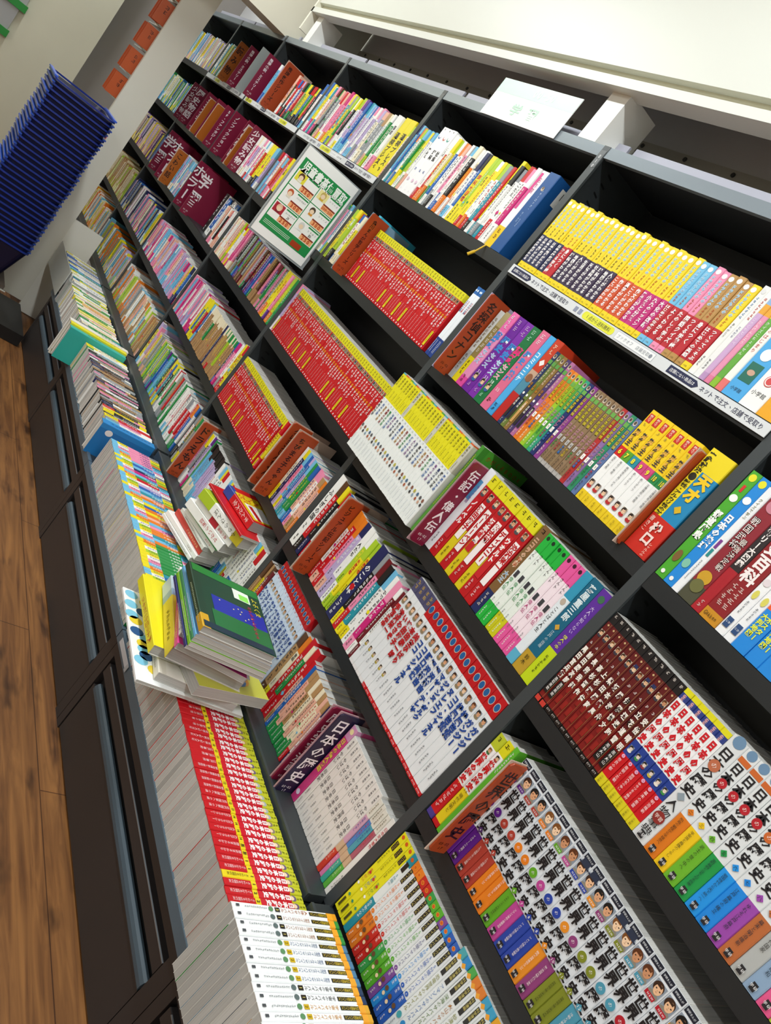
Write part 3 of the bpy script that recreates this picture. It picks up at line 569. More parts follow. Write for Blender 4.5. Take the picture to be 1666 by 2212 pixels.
run(-1.025, R1, [Bk(0.047, 0.235, 0.175, [(0, 1, '#17508f')], '#17508f', [('v', 'シャーロック・', .8, .2, '#cfe0f0', {'max': .4, 'u': .2}), ('v', 'ホームズ', .5, .17, '#b8d0e8', {'max': .3, 'u': -.2}), ('c', -.1, .8, .14, '#c8b8a0'), ('c', -.1, .81, .1, '#6a5a4a'), ('p', .42, .3, .1, '#b8d0e8', .3)], ins=0.003, cov=[lambda mb, x, h, d: (rect(mb, .03, .10, h * .72, h * .93, '#e6e8e2', right_face(x), .0004), [rect(mb, .042 + q * .004, .044 + q * .004, h * .82, h * .9, '#303030', right_face(x), .0006) for q in range(11)], scribble(mb, .06, h * .81, h * .74, .012, '#404040', right_face(x), .0006, random.Random(2)))])], 'story_book', 'story book', 'very thick blue hardcover with a barcode sticker', 'the 010 upright', None)
mb = MB(); mb.cyl((0, 0, 0), (-0.004, -0.012, -0.03), 0.0022, '#d8b020', 6); mb.cyl((-0.004, -0.012, -0.03), (-0.012, -0.02, -0.048), 0.004, '#d8b020', 6)
tag(mb.obj('ribbon_marker', None, (-1.044, -0.002, R1 + 0.0)), 'yellow ribbon tassel hanging below the thick blue hardcover', 'ribbon')
# ---- poster bay, top shelf
T = ['BSW15.225', 'YYM15.222', 'KIM17.22', 'DAX13.22', 'GXG13.215', 'IAI15.212', 'MKO15.222', 'KRY14.215', 'YTY16.218', 'AYB14.212', 'LWY15.22', 'KVW13.215', 'PVS17.218', 'BBS15.212', 'TAS14.216=ひみつ', 'SVW14.212', 'KWV15.214', 'VCW14.206', 'IAC18.204', 'UAA17.206', 'WGW16.212', 'WWK18.21=国語', 'YYY31.216=漢検プレス', 'YYY31.216=漢検プレス', 'LCI15.2']
T = T[:2] + ['WYW12.215', 'TWT13.21'] + T[2:6] + ['KWM13.215', 'RWY12.21', 'IKW12.212'] + T[6:10] + ['LGL12.21', 'WKM12.212', 'YXW12.21'] + T[10:16] + ['VWV12.208', 'BVS12.21', 'KWS12.208', 'WVA12.21'] + T[16:20] + ['CWI12.205', 'WGL12.208', 'ACU12.204'] + T[20:]
mixrun(-2.69, R1, T, 'school_book', 'school book', 'school book', 'far end of poster bay, top shelf', 'school books on the poster bay top shelf', -1.815, seed=3)
# ---- science comics with red spines (two animals against each other)
AN = ['ゴリラ', 'クマ', 'ライオン', 'トラ', 'サメ', 'メカジキ', 'ワニ', 'ヘビ', 'カブトムシ', 'クワガタ', 'ゾウ', 'サイ', 'ヒョウ', 'チーター', 'タカ', 'ハヤブサ', 'シャチ', 'オオカミ', 'スイギュウ', 'カバ', 'キリン', 'イノシシ', 'サソリ', 'クモ']
def red_comic(i, th):
    a, b = AN[(2 * i) % 24], AN[(2 * i + 7 + i // 12) % 24]; r = random.Random(i)
    base = '#c4121c'; ops = [('p', .985, .885, .62, '#8a7a10'), ('r', -1, 1, .80, .87, ('#a89a7c', '#8a9a94', '#b08868', '#7c8a70', '#c0b098')[i % 5]), ('c', -.2, .84, .3, ('#4a3a2a', '#2a2a2a', '#7a6a4a')[i % 3]),
           ('v', a, .785, .8, '#f4dfe0', {'max': .2, 'bold': .05}), ('v', 'VS|', .59, .85, '#f0a020', {'bold': .05}), ('v', b, .545, .8, '#f4dfe0', {'max': .2, 'bold': .05}), ('p', .33, .08, .36, '#eab8ba'), ('c', 0, .03, .22, '#f0e0e0')]
    yl = i % 7 in (2, 5) and i % 3 != 0
    if yl: ops += [('r', -.8, .8, .06, .3, '#e2cc1c'), ('p', .29, .1, .4, '#6a5a10')]
    return Bk(th, 0.181, 0.125, [(0, .875, base), (.875, 1, '#ded81e')], '#d8201e', ops, key='animal%d' % (i % 24) + ('y' if yl else ''))
for z, x0, x1, n, an, off in ((R2, -1.575, -0.972, 38, 'the orange flag, second shelf', 0), (R3, -1.765, -0.958, 50, 'far end of third shelf, white sign bay', 5), (R4, -1.787, -1.30, 30, 'far end of fourth shelf, white sign bay', 11)):
    th = FILL(x0, x1, n)
    run(x0, z, [red_comic(i + off, th) for i in range(n)], 'science_comic', 'science comic', 'red animal comic with yellow top', an, 'red animal science comics', jit=0.0012)
mixrun(-1.79, R2, ['LYL17.19', 'YLX19.195=世界一', 'RCB15.19', 'BWC16.188', 'CYC14.185', 'YWA15.188', 'AVA12.186'], 'school_book', 'school book', 'school book', 'far end of second shelf, white sign bay', 'mixed books right of the poster', -1.66, seed=4)
run(-1.645, R2, [Bk(0.02, 0.215, 0.165, [(0, 1, '#3fb4d0')], '#45bcd8', [('p', .95, .7, .6, '#e6f6fa'), ('p', .6, .2, .5, '#d0eef4')], cov=[lambda mb, x, h, d: (rect(mb, .03, .115, h * .55, h * .9, '#b9c8cc', right_face(x), .0004), [rect(mb, .045 + q * .004, .047 + q * .004, h * .7, h * .84, '#303030', right_face(x), .0006) for q in range(11)])])], 'school_book', 'school book', 'turquoise book with a grey barcode panel', 'the orange flag', None)
flag(-1.592, R2, '会川まんが哲学シリーズ', 'o', 'orange divider left of the red comics, second shelf', h=.215, plate='#7fa0b4')
mixrun(-1.79, R3, ['KVW12.19', 'VVK10.185'], 'science_comic', 'comic book', 'comic', 'far end of third shelf, white sign bay', None, -1.767, seed=5)
run(-0.957, R2, [Bk(0.0105, 0.215, 0.15, [(0, .25, '#1e3f8a'), (.25, .9, '#eef2f6'), (.9, 1, '#2a6ab0')], '#e8eef4', [('c', 0, .95, .42, '#e6f2fa'), ('v', 'ミクロの世界', .8, .8, '#c02a34' if i % 2 else '#244a90', {'max': .5, 'bold': .03}), ('p', .22, .05, .5, '#f0f4f8')], key='micro%d' % (i % 2)) for i in range(4)], 'science_comic', 'comic book', 'thin white and blue comic with round badge', 'the lavender plate, second shelf', 'thin white and blue comics')
# ---- study guide bay, second shelf
flag(-0.822, R2, '名探偵コナン', 'o', 'orange divider in front of the lavender plate, second shelf', h=.225, tw=.04, plate='#b4acc8')
run(-0.868, R2, [Bk(0.012, 0.2, 0.15, [(0, 1, '#d8dce0')], '#dcdce4', [('p', .9, .3, .6, '#304a80')])], 'science_comic', 'comic book', 'white comic behind the orange flag on second shelf', 'the 010 upright', None)
x = -0.814
for th, h, bands, ops, dd in ((.020, .2, [(0, .4, '#9ea2a0'), (.4, 1, '#c2c4c0')], [('v', 'ぬまがさ', .36, .7, '#3a3c3c', {'max': .25}), ('p', .9, .45, .6, '#8a7a60')], 'grey wildlife comic'), (.026, .205, [(0, .35, '#d8c81c'), (.35, .8, '#8a7a48'), (.8, 1, '#a89a70')], [('p', .78, .4, .6, '#d8d2bc'), ('p', .3, .08, .4, '#4a4410')], 'olive comic with yellow band'),
                              (.0275, .215, [(0, .12, '#d8489a'), (.12, .75, '#e08ab8'), (.75, 1, '#e46aa8')], [('v', '算数', .74, .95, '#2f86d0', {'out': '#f4f8fc', 'max': .22, 'bold': .05}), ('v', 'センス', .5, .8, '#2f86d0', {'out': '#f4f8fc', 'max': .2}), ('p', .97, .78, .5, '#f6e2ee'), ('p', .14, .03, .4, '#7a2050')], 'pink puzzle book'),
                              (.033, .215, [(0, 1, '#6a1f96')], [('v', '歴史', .74, .85, '#2f86d0', {'out': '#f4f8fc', 'max': .2, 'bold': .05}), ('v', 'センス', .52, .72, '#2f86d0', {'out': '#f4f8fc', 'max': .2}), ('p', .97, .78, .5, '#c49ad8'), ('h', '53', .26, .5, '#f4f0f8', {'s': .4}), ('face', .2, .5, '#241a1a', '#f0c8a0', '#2f5a9a'), ('p', .12, .03, .4, '#c49ad8')], 'purple puzzle book'),
                              (.033, .215, [(0, 1, '#7a2aa4')], [('v', '歴史', .72, .85, '#2f86d0', {'out': '#f4f8fc', 'max': .2, 'bold': .05}), ('v', 'センス', .5, .72, '#6ad0f0', {'out': '#f4f8fc', 'max': .2}), ('p', .97, .76, .5, '#c49ad8'), ('h', '53', .26, .5, '#f4f0f8', {'s': .4}), ('face', .2, .5, '#241a1a', '#f0c8a0', '#2f5a9a'), ('p', .12, .03, .4, '#c49ad8')], 'second purple puzzle book'),
                              (.032, .215, [(0, 1, '#12703c')], [('v', '算数', .74, .9, '#e02878', {'out': '#fbeef4', 'max': .22, 'bold': .05}), ('v', 'センス', .51, .75, '#e02878', {'out': '#fbeef4', 'max': .2}), ('p', .97, .78, .5, '#9ad0ac'), ('h', '58', .27, .5, '#f0f8f0', {'s': .4}), ('face', .2, .5, '#241a1a', '#f0c8a0', '#2f5a9a'), ('p', .12, .03, .4, '#9ad0ac')], 'green puzzle book'),
                              (.031, .22, [(0, 1, '#d8688c')], [('v', '歴史・地理', .74, .7, '#2f86d0', {'out': '#f4f8fc', 'max': .4, 'bold': .05}), ('p', .97, .78, .5, '#f4d0dc'), ('h', '55', .24, .5, '#f8f0f4', {'s': .4}), ('p', .14, .03, .5, '#6a2038')], 'rose puzzle book'),
                              (.023, .22, [(0, .14, '#3a98d4'), (.14, 1, '#4aa8e0')], [('v', 'コミュニケ', .8, .8, '#e8f4fc', {'max': .5, 'bold': .03}), ('p', .14, .03, .5, '#14405c')], 'sky blue puzzle book'),
                              (.029, .222, [(0, .34, '#b8201c'), (.34, .5, '#4a88a0'), (.5, .62, '#c0a088'), (.62, 1, '#c43a1e')], [('d', 0, .72, .35, '#f0ece8'), ('p', .95, .82, .5, '#f0c8b0'), ('c', 0, .53, .4, '#8a5a3c')], 'red adventure comic')):
    x = run(x, R2, [Bk(th, h, 0.15, bands, bands[-1][2], ops)], 'puzzle_book', 'puzzle book', dd + ', second shelf', 'the lavender plate', None)
CN = [('#22325c', 0), ('#6a7a34', 0), ('#8a6a34', 0), ('#4a3468', 0), ('#b06898', 0), ('#e0761e', '5'), ('#e08a28', '6'), ('#9cc42a', '7'), ('#5cae3c', '8'), ('#2f9c7c', '9'), ('#1c2c66', '11'), ('#8a3c8c', '12'), ('#8c7456', '1'), ('#8a7050', '2'), ('#907858', '3'), ('#8a7052', '4'), ('#90765a', '5'), ('#8c7254', '6'), ('#b02a2c', '1'), ('#8a6aa0', '1'), ('#2c8a62', '2'), ('#5c74a4', '3')]
n = len(CN); th = FILL(x, -0.240, n); bks = []; dsc = []
nm = {0: 'navy', 1: 'olive', 2: 'khaki', 3: 'dark purple', 4: 'mauve'}; nm.update({5: 'orange', 6: 'amber', 7: 'lime', 8: 'green', 9: 'teal', 10: 'navy', 11: 'plum', 18: 'red', 19: 'violet', 20: 'green', 21: 'slate blue'})
for i, (c, num) in enumerate(CN):
    ops = [('c', 0, .94, .42, '#d8ccb8', 1.2), ('c', 0, .945, .3, '#5a4a40', 1.2)]
    if i < 5: ops += [('r', -1, 1, .84, .89, '#5a9a48'), ('p', .83, .6, .6, '#e8dcc0'), ('v', '日本', .58, .7, '#f0a020', {'out': '#3a2a10', 'max': .13}), ('c', 0, .43, .3, '#f0f0ec'), ('r', -.75, .75, .1, .38, '#2a2428' if i != 2 else '#c89a58'), ('v', '冒険編', .36, .6, '#f2ece4', {'max': .24}), ('p', .08, .02, .4, '#d8d0c0')]
    else: ops += [('r', -1, 1, .85, .9, '#6aa84c'), ('v', '日本史探偵', .84, .8, '#f2e21c', {'max': .29, 'out': '#4a3a20'}), ('v', 'コナン', .545, .85, '#4a1c4a', {'max': .155, 'out': '#e8a8b8'}), ('r', -.75, .75, .32, .385, '#f4f0ea' if i < 12 or i > 17 else '#b8b4b0'), ('h', num, .352, .7, '#2c2a2a', {'s': .7}), ('v', ('ひみつ', '大なぞ', 'ゆめ殿', '大仏師')[i % 4], .31, .62, ('#30b048', '#e04048', '#3a8ae0', '#f0d020')[i % 4], {'max': .13, 'out': '#241c24'}), ('p', .17, .03, .5, '#3a2c24' if i > 11 else '#f0e8d8')]
    bks.append(Bk(th, 0.188 + (.012 if i < 5 else 0) , 0.14, [(0, 1, c)] if i < 12 or i > 17 else [(0, .05, '#b0aca8'), (.05, 1, c)], c, ops)); dsc.append('%s history detective comic numbered %s' % (nm.get(i, 'tan'), num) if num else '%s history detective comic' % nm.get(i, 'tan'))
x = run(x, R2, bks, 'detective_comic', 'comic book', dsc, 'the red adventure comic', 'history detective comics', jit=.001)
SK = [('6', '#d02020', '図形の世界'), ('7', '#5aa02c', '単位の秘密'), ('8', '#2c90a0', '規則性を見つける'), ('9', '#d0487c', '表とグラフ'), ('9', '#d0487c', '表とグラフ'), ('10', '#2a8a4a', '立体図形の性質'), ('10', '#2a8a4a', '立体図形の性質')]
bks = []; th = FILL(x + .001, -0.093, 7)
for num, c, tt in SK:
    bks.append(Bk(th, 0.218, 0.155, [(0, .1, '#e8c81c'), (.1, .50, '#f2f2f0'), (.50, .60, c), (.60, 1, '#f0cc18')], '#eecb1a', [('r', -.75, .75, .88, .965, '#c8301c'), ('v', '教えて', .958, .5, '#f6e8d8', {'max': .07}), ('v', '算数王', .80, .72, '#3a3a34', {'max': .19, 'out': '#e8b048', 'bold': .04}), ('p', .87, .81, .4, '#b8a040'), ('h', num, .55, .55, '#f4e43c', {'s': .8, 'out': '#3a4a10', 'bold': .04}), ('v', tt, .49, .34, '#2c2c30', {'max': .22, 'u': .15}), ('face', .185, .72, '#2a1c18', '#f2cca8', '#b8282c'), ('p', .08, .02, .35, '#a88a10')], key='king' + num))
run(x + .001, R2, bks, 'math_comic', 'comic book', ['yellow and white maths comic numbered %s' % s[0] for s in SK], 'the detective comics', 'yellow and white maths comics', jit=.001)
flag(-0.083, R2, '', 'o', 'orange divider edge between maths comics and thick yellow box', h=.215, wd=.04, y0=-.012)
run(-0.078, R2, [Bk(0.058, 0.225, 0.16, [(0, .34, '#c8281c'), (.34, .8, '#1d86b8'), (.8, 1, '#ecd41c')], '#ecd41c', [('r', -1, -.35, .34, .8, '#ecd41c'), ('v', '実験対決', .97, .26, '#2a2a18', {'u': -.68, 'max': .2, 'bold': .04}), ('c', -.68, .73, .14, '#2c2a20'), ('v', '酸性・アルカリ性の対', .69, .26, '#2a2a18', {'u': -.68, 'max': .35, 'bold': .03}), ('v', '天才', .8, .5, '#f0c820', {'u': .3, 'max': .3, 'out': '#20242c', 'bold': .06}), ('d', .3, .46, .16, '#d8b020'), ('v', '書きこ', .32, .2, '#f8d8c8', {'u': -.7, 'max': .2}), ('v', '松口', .3, .42, '#f2d8d0', {'u': .1, 'max': .22, 'bold': .05}), ('v', 'シャルルの', .14, .16, '#f8e0d0', {'u': .65, 'max': .13})], cov=[lambda mb, x, h, d: (rect(mb, .02, .09, h * .62, h * .83, '#b8beb8', right_face(x), .0004), htext(mb, 'かがくるBOOK', .08, h * .9, .11, .018, '#a82818', right_face(x), .0005))])], 'boxed_book', 'boxed set', 'thick yellow and blue boxed set with red lower band', 'the nearest upright', None)
# ---- nearest bay, second shelf
x = 0.0135
for th, h, bands, ops, dd, cat in ((.0215, .232, [(0, 1, '#4aa62c')], [('c', 0, .95, .38, '#e6e02c'), ('r', -.3, .3, .82, .88, '#d02c2c'), ('c', 0, .76, .42, '#f4f6f0', .9), ('v', '都道府県', .64, .82, '#f6f8f2', {'out': '#1f5a18', 'max': .34, 'bold': .05}), ('c', 0, .2, .36, '#7a5a30', 1.8), ('c', 0, .05, .22, '#f0f0ec')], 'green gazetteer of prefectures', 'reference book'), (.0215, .232, [(0, 1, '#1f88d8')], [('c', 0, .95, .38, '#e6e02c'), ('c', 0, .8, .42, '#f4f6f8', .9), ('v', '日本の地理', .66, .8, '#f4f8fc', {'max': .36, 'out': '#14508c', 'bold': .05}), ('c', 0, .2, .4, '#7fc0a8', 1.2), ('c', 0, .05, .22, '#f0f0ec')], 'bright blue geography book', 'reference book'),
                                   (.0145, .225, [(0, 1, '#eceef0')], [('v', 'クイズで学ぶ', .9, .62, '#6a6a30', {'max': .36}), ('r', -.5, .5, .42, .5, '#7a3a8a'), ('r', -.5, .5, .34, .41, '#2a8a8a'), ('p', .3, .1, .3, '#505860')], 'slim white quiz book', 'reference book'), (.034, .22, [(0, .16, '#4a4a38'), (.16, 1, '#8c2430')], [('v', '戦国武将', .8, .5, '#f4ece8', {'u': -.4, 'max': .36, 'out': '#2a1414'}), ('v', '最強決定戦', .62, .42, '#f0e4dc', {'u': .35, 'max': .4, 'out': '#2a1414'}), ('c', 0, .92, .4, '#c88090'), ('c', 0, .22, .42, '#c89a28', 1.0), ('c', 0, .14, .4, '#6a6a3c', 1.0)], 'maroon samurai book with gold helmet', 'reference book'),
                                   (.02, .22, [(0, .4, '#a81c28'), (.4, 1, '#2a2224')], [('v', '人物リー大図鑑', .85, .75, '#f0e8e4', {'max': .45, 'bold': .04}), ('p', .1, .02, .4, '#e8c8c0')], 'black and red figures album', 'reference book'), (.036, .225, [(0, .09, '#c88a20'), (.09, 1, '#8a1c22')], [('v', '歴史百科', .86, .85, '#f2e8e6', {'max': .5, 'bold': .04}), ('p', .34, .12, .32, '#e8c0b8', .4), ('p', .34, .12, .32, '#e8c0b8', -.4), ('h', 'Gakken', .045, .8, '#3a2810', {'s': .3})], 'dark red encyclopedia', 'encyclopedia')):
    x = run(x, R2, [Bk(th, h, .16, bands, bands[-1][2], ops)], 'reference_book', cat, dd + ', second shelf', 'the nearest upright', None)
x = run(x, R2, [Bk(.0185, .225, .165, [(0, 1, '#eeeff0')], '#eeeff0', [('v', '年', .9, .9, '#2a4a80', {'max': .2}), ('h', '366', .66, .9, '#26466e', {'s': .7, 'bold': .04}), ('c', 0, .47, .42, '#e0d4d8'), ('c', 0, .36, .3, '#d8d060', 1.8), ('p', .3, .18, .3, '#606870'), ('r', -.7, .7, .06, .14, '#2c4a78'), ('h', 'じか', .1, .6, '#f0f4f8', {'s': .3})], key='y366')] * 2, 'reference_book', 'reference book', 'thick white story-a-day book', 'the dark red encyclopedia', 'thick white story-a-day books')
x = run(x, R2, [Bk(.028, .215, .165, [(0, .36, '#1f86d8'), (.36, .66, '#f05a2a'), (.66, 1, '#e8ecee')], '#e8502a', [('c', 0, .5, .36, '#8a3a20'), ('c', 0, .5, .28, '#e8c8b0'), ('v', '大判地図', .33, .44, '#e6ea3c', {'u': -.42, 'max': .24, 'bold': .03}), ('v', 'ポスター', .33, .44, '#e6ea3c', {'u': .42, 'max': .24, 'bold': .03}), ('p', .62, .56, .4, '#f4f0e8')], key='map')] * 3, 'atlas', 'atlas', 'orange and blue atlas with yellow lettering', 'the story-a-day books', 'orange and blue atlases')
mixrun(x, R2, ['PPU34.21', 'RRY26.22', 'BWB28.215', 'WSW24.22', 'GLG30.218', 'RWR26.215', 'YWY28.212'], 'reference_book', 'reference book', 'reference book', 'the atlases', None, seed=6)
# ---- study guide bay, third shelf: experiment comics, biographies
EX = ['酸性', '光', '空気', '地震', '電気', '気圧', '音', '水', '磁力', '道具', '気象', '速さ', '環境', '植物', '人体', '生物', '遺伝', '物質', '消化', '熱', '霧', '飛行', '動物', '重力', '液体', '海流']
TC = ['#2c2c30', '#2a5aa0', '#a8781c', '#8a2c2c', '#3a8a50', '#3a6aa8', '#7a4a8a', '#2a3a6a']
n = 26; th = FILL(-0.915, -0.520, n)
bks = [Bk(th, .238, .165, [(0, .66, '#e9edea'), (.66, .985, '#e2da1c' if i % 9 != 7 else '#c8c6b8'), (.985, 1, ('#4aa8b8', '#d86030', '#e0a020', '#58a040')[i % 4])], ('#d8483a', '#3a98b8', '#58a848', '#e0a028', '#e8e8e0')[i % 5], [('v', '実験対決', .965, .62, '#5a5410', {'max': .17}), ('p', .78, .68, .35, '#8a8418'), ('h', str(i + 1), .64, .6, TC[i % 8], {'s': .6}), ('v', EX[i] + 'の対決', .61, .74, TC[i % 8], {'max': .27, 'bold': .03}), ('c', -.2, .28, .34, ('#5a5a5c', '#8a5a4a', '#b8b04a', '#4a6a8a')[i % 4], 1.2), ('c', .2, .235, .3, ('#c8a088', '#3a3a3c', '#8aa0b0', '#a85a3c')[i % 4], 1.2), ('p', .17, .04, .24, '#8a9aa8')]) for i in range(n)]
run(-0.915, R3, bks, 'experiment_comic', 'science comic', 'white experiment comic with yellow top', 'the red comics on third shelf', 'white and yellow experiment comics', y=-.035, jit=.0012)
run(-0.518, R3, [Bk(.012, .25, .165, [(0, .7, '#58a038'), (.7, 1, '#3f8a2c')], '#4a9a30', [('p', .9, .3, .5, '#e8d040')], cov=[lambda mb, x, h, d: htext(mb, 'かがくるBOOK', .09, h * .93, .13, .014, '#a83018', right_face(x), .0004)])], 'experiment_comic', 'science comic', 'green science comic just behind the maroon flag', 'the white comics', None, y=-.02)
flag(-0.472, R3, '伝記・偉人伝', 'm', 'maroon divider at the start of the biographies, third shelf', h=.225, tw=.042)
BI = [('キング牧師', '#e6e8ec', '#8a3a8c'), ('ノーベル', 0, 0), ('津田梅子', 0, 0), ('ベートーベン', 0, 0), ('坂本龍馬', 0, 0), ('紫式部', 0, 0), ('ディズニー', 0, 0), ('ウォルト', 0, 0), ('渋沢栄一', 0, 0)]
bks = [Bk(.024, .226, .16, [(0, 1, '#e2e4ea')], '#e2e4ea', [('r', -1, .2, .62, .85, '#4a90c0'), ('v', 'キング牧師', .8, .46, '#7a3a8a', {'max': .5}), ('p', .2, .05, .3, '#606068')])]
n = 8; th = FILL(-.444, -.247, n)
for i in range(n):
    tt = BI[i + 1][0]; f = i in (1, 3, 5); h2 = i in (6, 7)
    bks.append(Bk(th, .222, .155, [(0, .2 if not f else .42, '#b8141c' if not f else '#d8c41c'), (.2 if not f else .42, .87, '#b8141c'), (.87, 1, '#dcd41c')], '#e8e6e2', [('p', .98, .89, .6, '#6a6410'), ('face', .81, .62, HAIR[i % 4], SKIN[i % 4], '#4a4a50'), ('r', -.8, .8, .3 if f else .22, .72, '#f2e8e6' if i % 3 else '#c4222a'), ('v', tt, .70, .76, '#b8141c' if i % 3 else '#f4eae8', {'max': .42, 'bold': .05}), ('p', .19, .03, .4, '#e8c8c8' if not f else '#5a4c10')]))
run(-0.47, R3, bks, 'biography', 'biography', ['pale blue and purple biography'] + ['red biography with yellow top and white title'] * 3 + ['red biography with a yellow foot and white title'] + ['red biography with yellow top and pale title'] * 4, 'the maroon flag, third shelf', 'red biographies')
x = -.246
gr = lambda c, f, k: Bk(.0178, .222, .155, [(0, .2, f), (.2, .8, '#e6ece4' if c == '#1fae3c' else '#f0dfe6'), (.8, 1, c)], c, [('c', 0, .955, .3, '#14301c' if c == '#1fae3c' else '#3a1428'), ('v', 'さんト', .82, .6, '#26242a', {'max': .22}), ('r', -.5, .7, .5, .57, '#3a3a40'), ('v', '偉人伝', .49, .7, '#208a44' if c == '#1fae3c' else '#b03070', {'max': .24}), ('p', .25, .16, .3, '#6a6a6c'), ('p', .14, .03, .3, '#e8f4e8')], key=k)
bks = [Bk(.026, .226, .155, [(0, .25, '#1c2a5a'), (.25, 1, '#7a5a34')], '#7a5a34', [('p', .97, .9, .5, '#241c10'), ('v', 'ニコラの発明', .88, .55, '#c8562c', {'max': .38, 'out': '#e8d8b8'}), ('v', '大王', .48, .62, '#4a90c8', {'max': .16, 'out': '#e8e4d4'}), ('p', .22, .04, .35, '#d8d0c0')])] + [gr('#1fae3c', '#1fae3c', 'gg')] * 2 + [gr('#1fae3c', '#c8c41c', 'gy')] * 2 + [gr('#e0569a', '#e0569a', 'gk')] * 3
bks += [Bk(.0215, .224, .155, [(0, .12, '#58aac8'), (.12, .72, '#dfe6ea'), (.72, 1, '#2f92b4')], '#3a9cc0', [('c', 0, .68, .34, '#b8a898', 1.1), ('v', 'ことばと人生', .62, .55, '#283038', {'max': .46})]), Bk(.03, .226, .155, [(0, .2, '#b8942c'), (.2, 1, '#12607c')], '#12607c', [('v', '蔦屋重三郎', .95, .62, '#d6e4e8', {'max': .5, 'bold': .03}), ('v', '江戸の出版', .46, .3, '#c8d8dc', {'u': .2, 'max': .24}), ('d', .2, .5, .25, '#c89a38'), ('v', '鈴木', .17, .4, '#2c2410', {'max': .12})]), Bk(.03, .224, .155, [(0, .36, '#bcd018'), (.36, 1, '#5a2a94')], '#5a2a94', [('c', 0, .92, .28, '#3a6a4a'), ('v', '大人も知らない', .84, .34, '#d8c8ec', {'max': .3}), ('v', '偉人の本', .52, .4, '#dfe83a', {'max': .14}), ('p', .3, .1, .25, '#3a4410')])]
run(x, R3, bks, 'biography', 'biography', ['brown inventor biography with navy foot'] + ['green and white biography'] * 2 + ['green and white biography with yellow foot'] * 2 + ['pink and white biography'] * 3 + ['light teal biography of sayings', 'thick dark teal biography', 'thick purple biography with lime band'], 'the last red biography, third shelf', 'coloured biographies')
# ---- nearest bay, third shelf: history comics
NM = ['黒田官兵衛', '前田慶次郎', '長宗我部', '高杉晋作', '上杉謙信', '柴田勝家', '坂本龍馬', '勝海舟', '伊藤博文', '板垣退助', '立花道雪', '安倍晴明', '渋沢栄一', '武田信玄']
n = 12; th = FILL(.0135, .202, n)
bks = [Bk(th, .212, .15, [(0, .05, '#17100f'), (.05, .42, '#7a1414'), (.42, .9, '#5e1416'), (.9, 1, '#171416')], '#2a1c14', [('p', .985, .92, .55, '#d8d0c8'), ('d', 0, .875, .2, '#c8a878'), ('face', .79, .78, HAIR[i % 4], SKIN[i % 4], '#3a3440', '#26305a' if i in (6, 8, 9) else None), ('p', .69, .64, .5, '#e0d8d4'), ('v', NM[i], .63, .84, '#efe6dc', {'max': .36, 'out': '#1c1210', 'bold': .04, 'fill': 1})] + ([('r', -1, 1, .1, .27, '#171416'), ('v', '進取果敢' if i < 2 else '風林火山', .265, .6, '#f0ece8', {'max': .16})] if i in (0, 1, 10, 11) else [('r', -.6, .7, .12, .2, '#8e1c18'), ('r', -.2, .8, .24, .3, '#8a1a18')]) + [('h', 'ポプラ', .03, .8, '#e8e4e0', {'s': .35}), ('r', .93, 1, .05, .9, '#a88a50')] + ([('r', -1, 1, .0, .045, '#c43a30')] if i in (0, 1) else [])) for i in range(n)]
x = run(.0135, R3, bks, 'history_comic', 'history comic', 'dark red history comic with a painted face', 'the nearest upright, third shelf', 'dark red history comics', jit=.001)
RH = [('3', '奈良の都'), ('8', '南朝と北朝'), ('10', '戦国大名の争い'), ('15', 'ゆきづまる幕府'), ('16', '幕末の風雲'), ('17', '明治維新')]
th = FILL(x, .303, 6)
bks = [Bk(th, .213, .15, [(0, .085, '#d8c820'), (.085, .31, '#c8141e'), (.31, .45, '#223c8c'), (.45, .90, '#f0eeee'), (.90, .955, '#2a3a80'), (.955, 1, '#dcd41c')], '#e8e0d8', [('v', '少年少女', .95, .42, '#e83040', {'max': .05, 'out': '#f4f0f0'}), ('v', '日本の歴史', .885, .88, '#c81422', {'max': .43, 'out': '#ffffff', 'bold': .07, 'fill': 1}), ('face', .375, .62, '#1c1818', '#f0dccc', ('#e8e0d4', '#3a8a4a', '#8a2c3c', '#c8b048')[i % 4]), ('c', 0, .295, .24, '#e8a8c8'), ('h', a, .295, .3, '#7a1c4a', {'s': .3}), ('v', b, .27, .5, '#f4dcdc', {'max': .17}), ('v', '小学館', .078, .34, '#6a5a14', {'max': .07})]) for i, (a, b) in enumerate(RH)]
x = run(x, R3, bks, 'history_comic', 'history comic', ['red and white history comic numbered %s' % a for a, _ in RH], 'the dark red comics', 'red and white history comics', jit=.001)
GK = [('#c8c8c6', '別', '人物事典', '#8a949c'), ('#d8761c', '二', '飛鳥の朝廷から平城京へ', 0), ('#ecc21c', '三', '平安京と貴族のくらし', 0), ('#6ab02c', '四', '武士の世の中へ', 0), ('#1d9448', '五', '室町幕府と立ち上がる民衆', 0), ('#1f92e2', '六', '戦国時代から天下統一へ', 0), ('#1d86dc', '七', '江戸幕府の確立', 0), ('#9a48a8', '八', 'ゆれる江戸幕府', 0), ('#b8683a', '九', '幕末と明治維新', 0), ('#b0b2b0', '十', '近代国家', 0), ('#8aa4c0', '十一', '大正から昭和', 0), ('#e2588c', '十二', '現代の日本', 0), ('#a8b838', '別', '史跡文化財', 0), ('#48a0c0', '十', '年表', 0), ('#c85848', '別', '資料', 0), ('#6a88b8', '別', '総索引', 0)]
bks = []; dsc = []
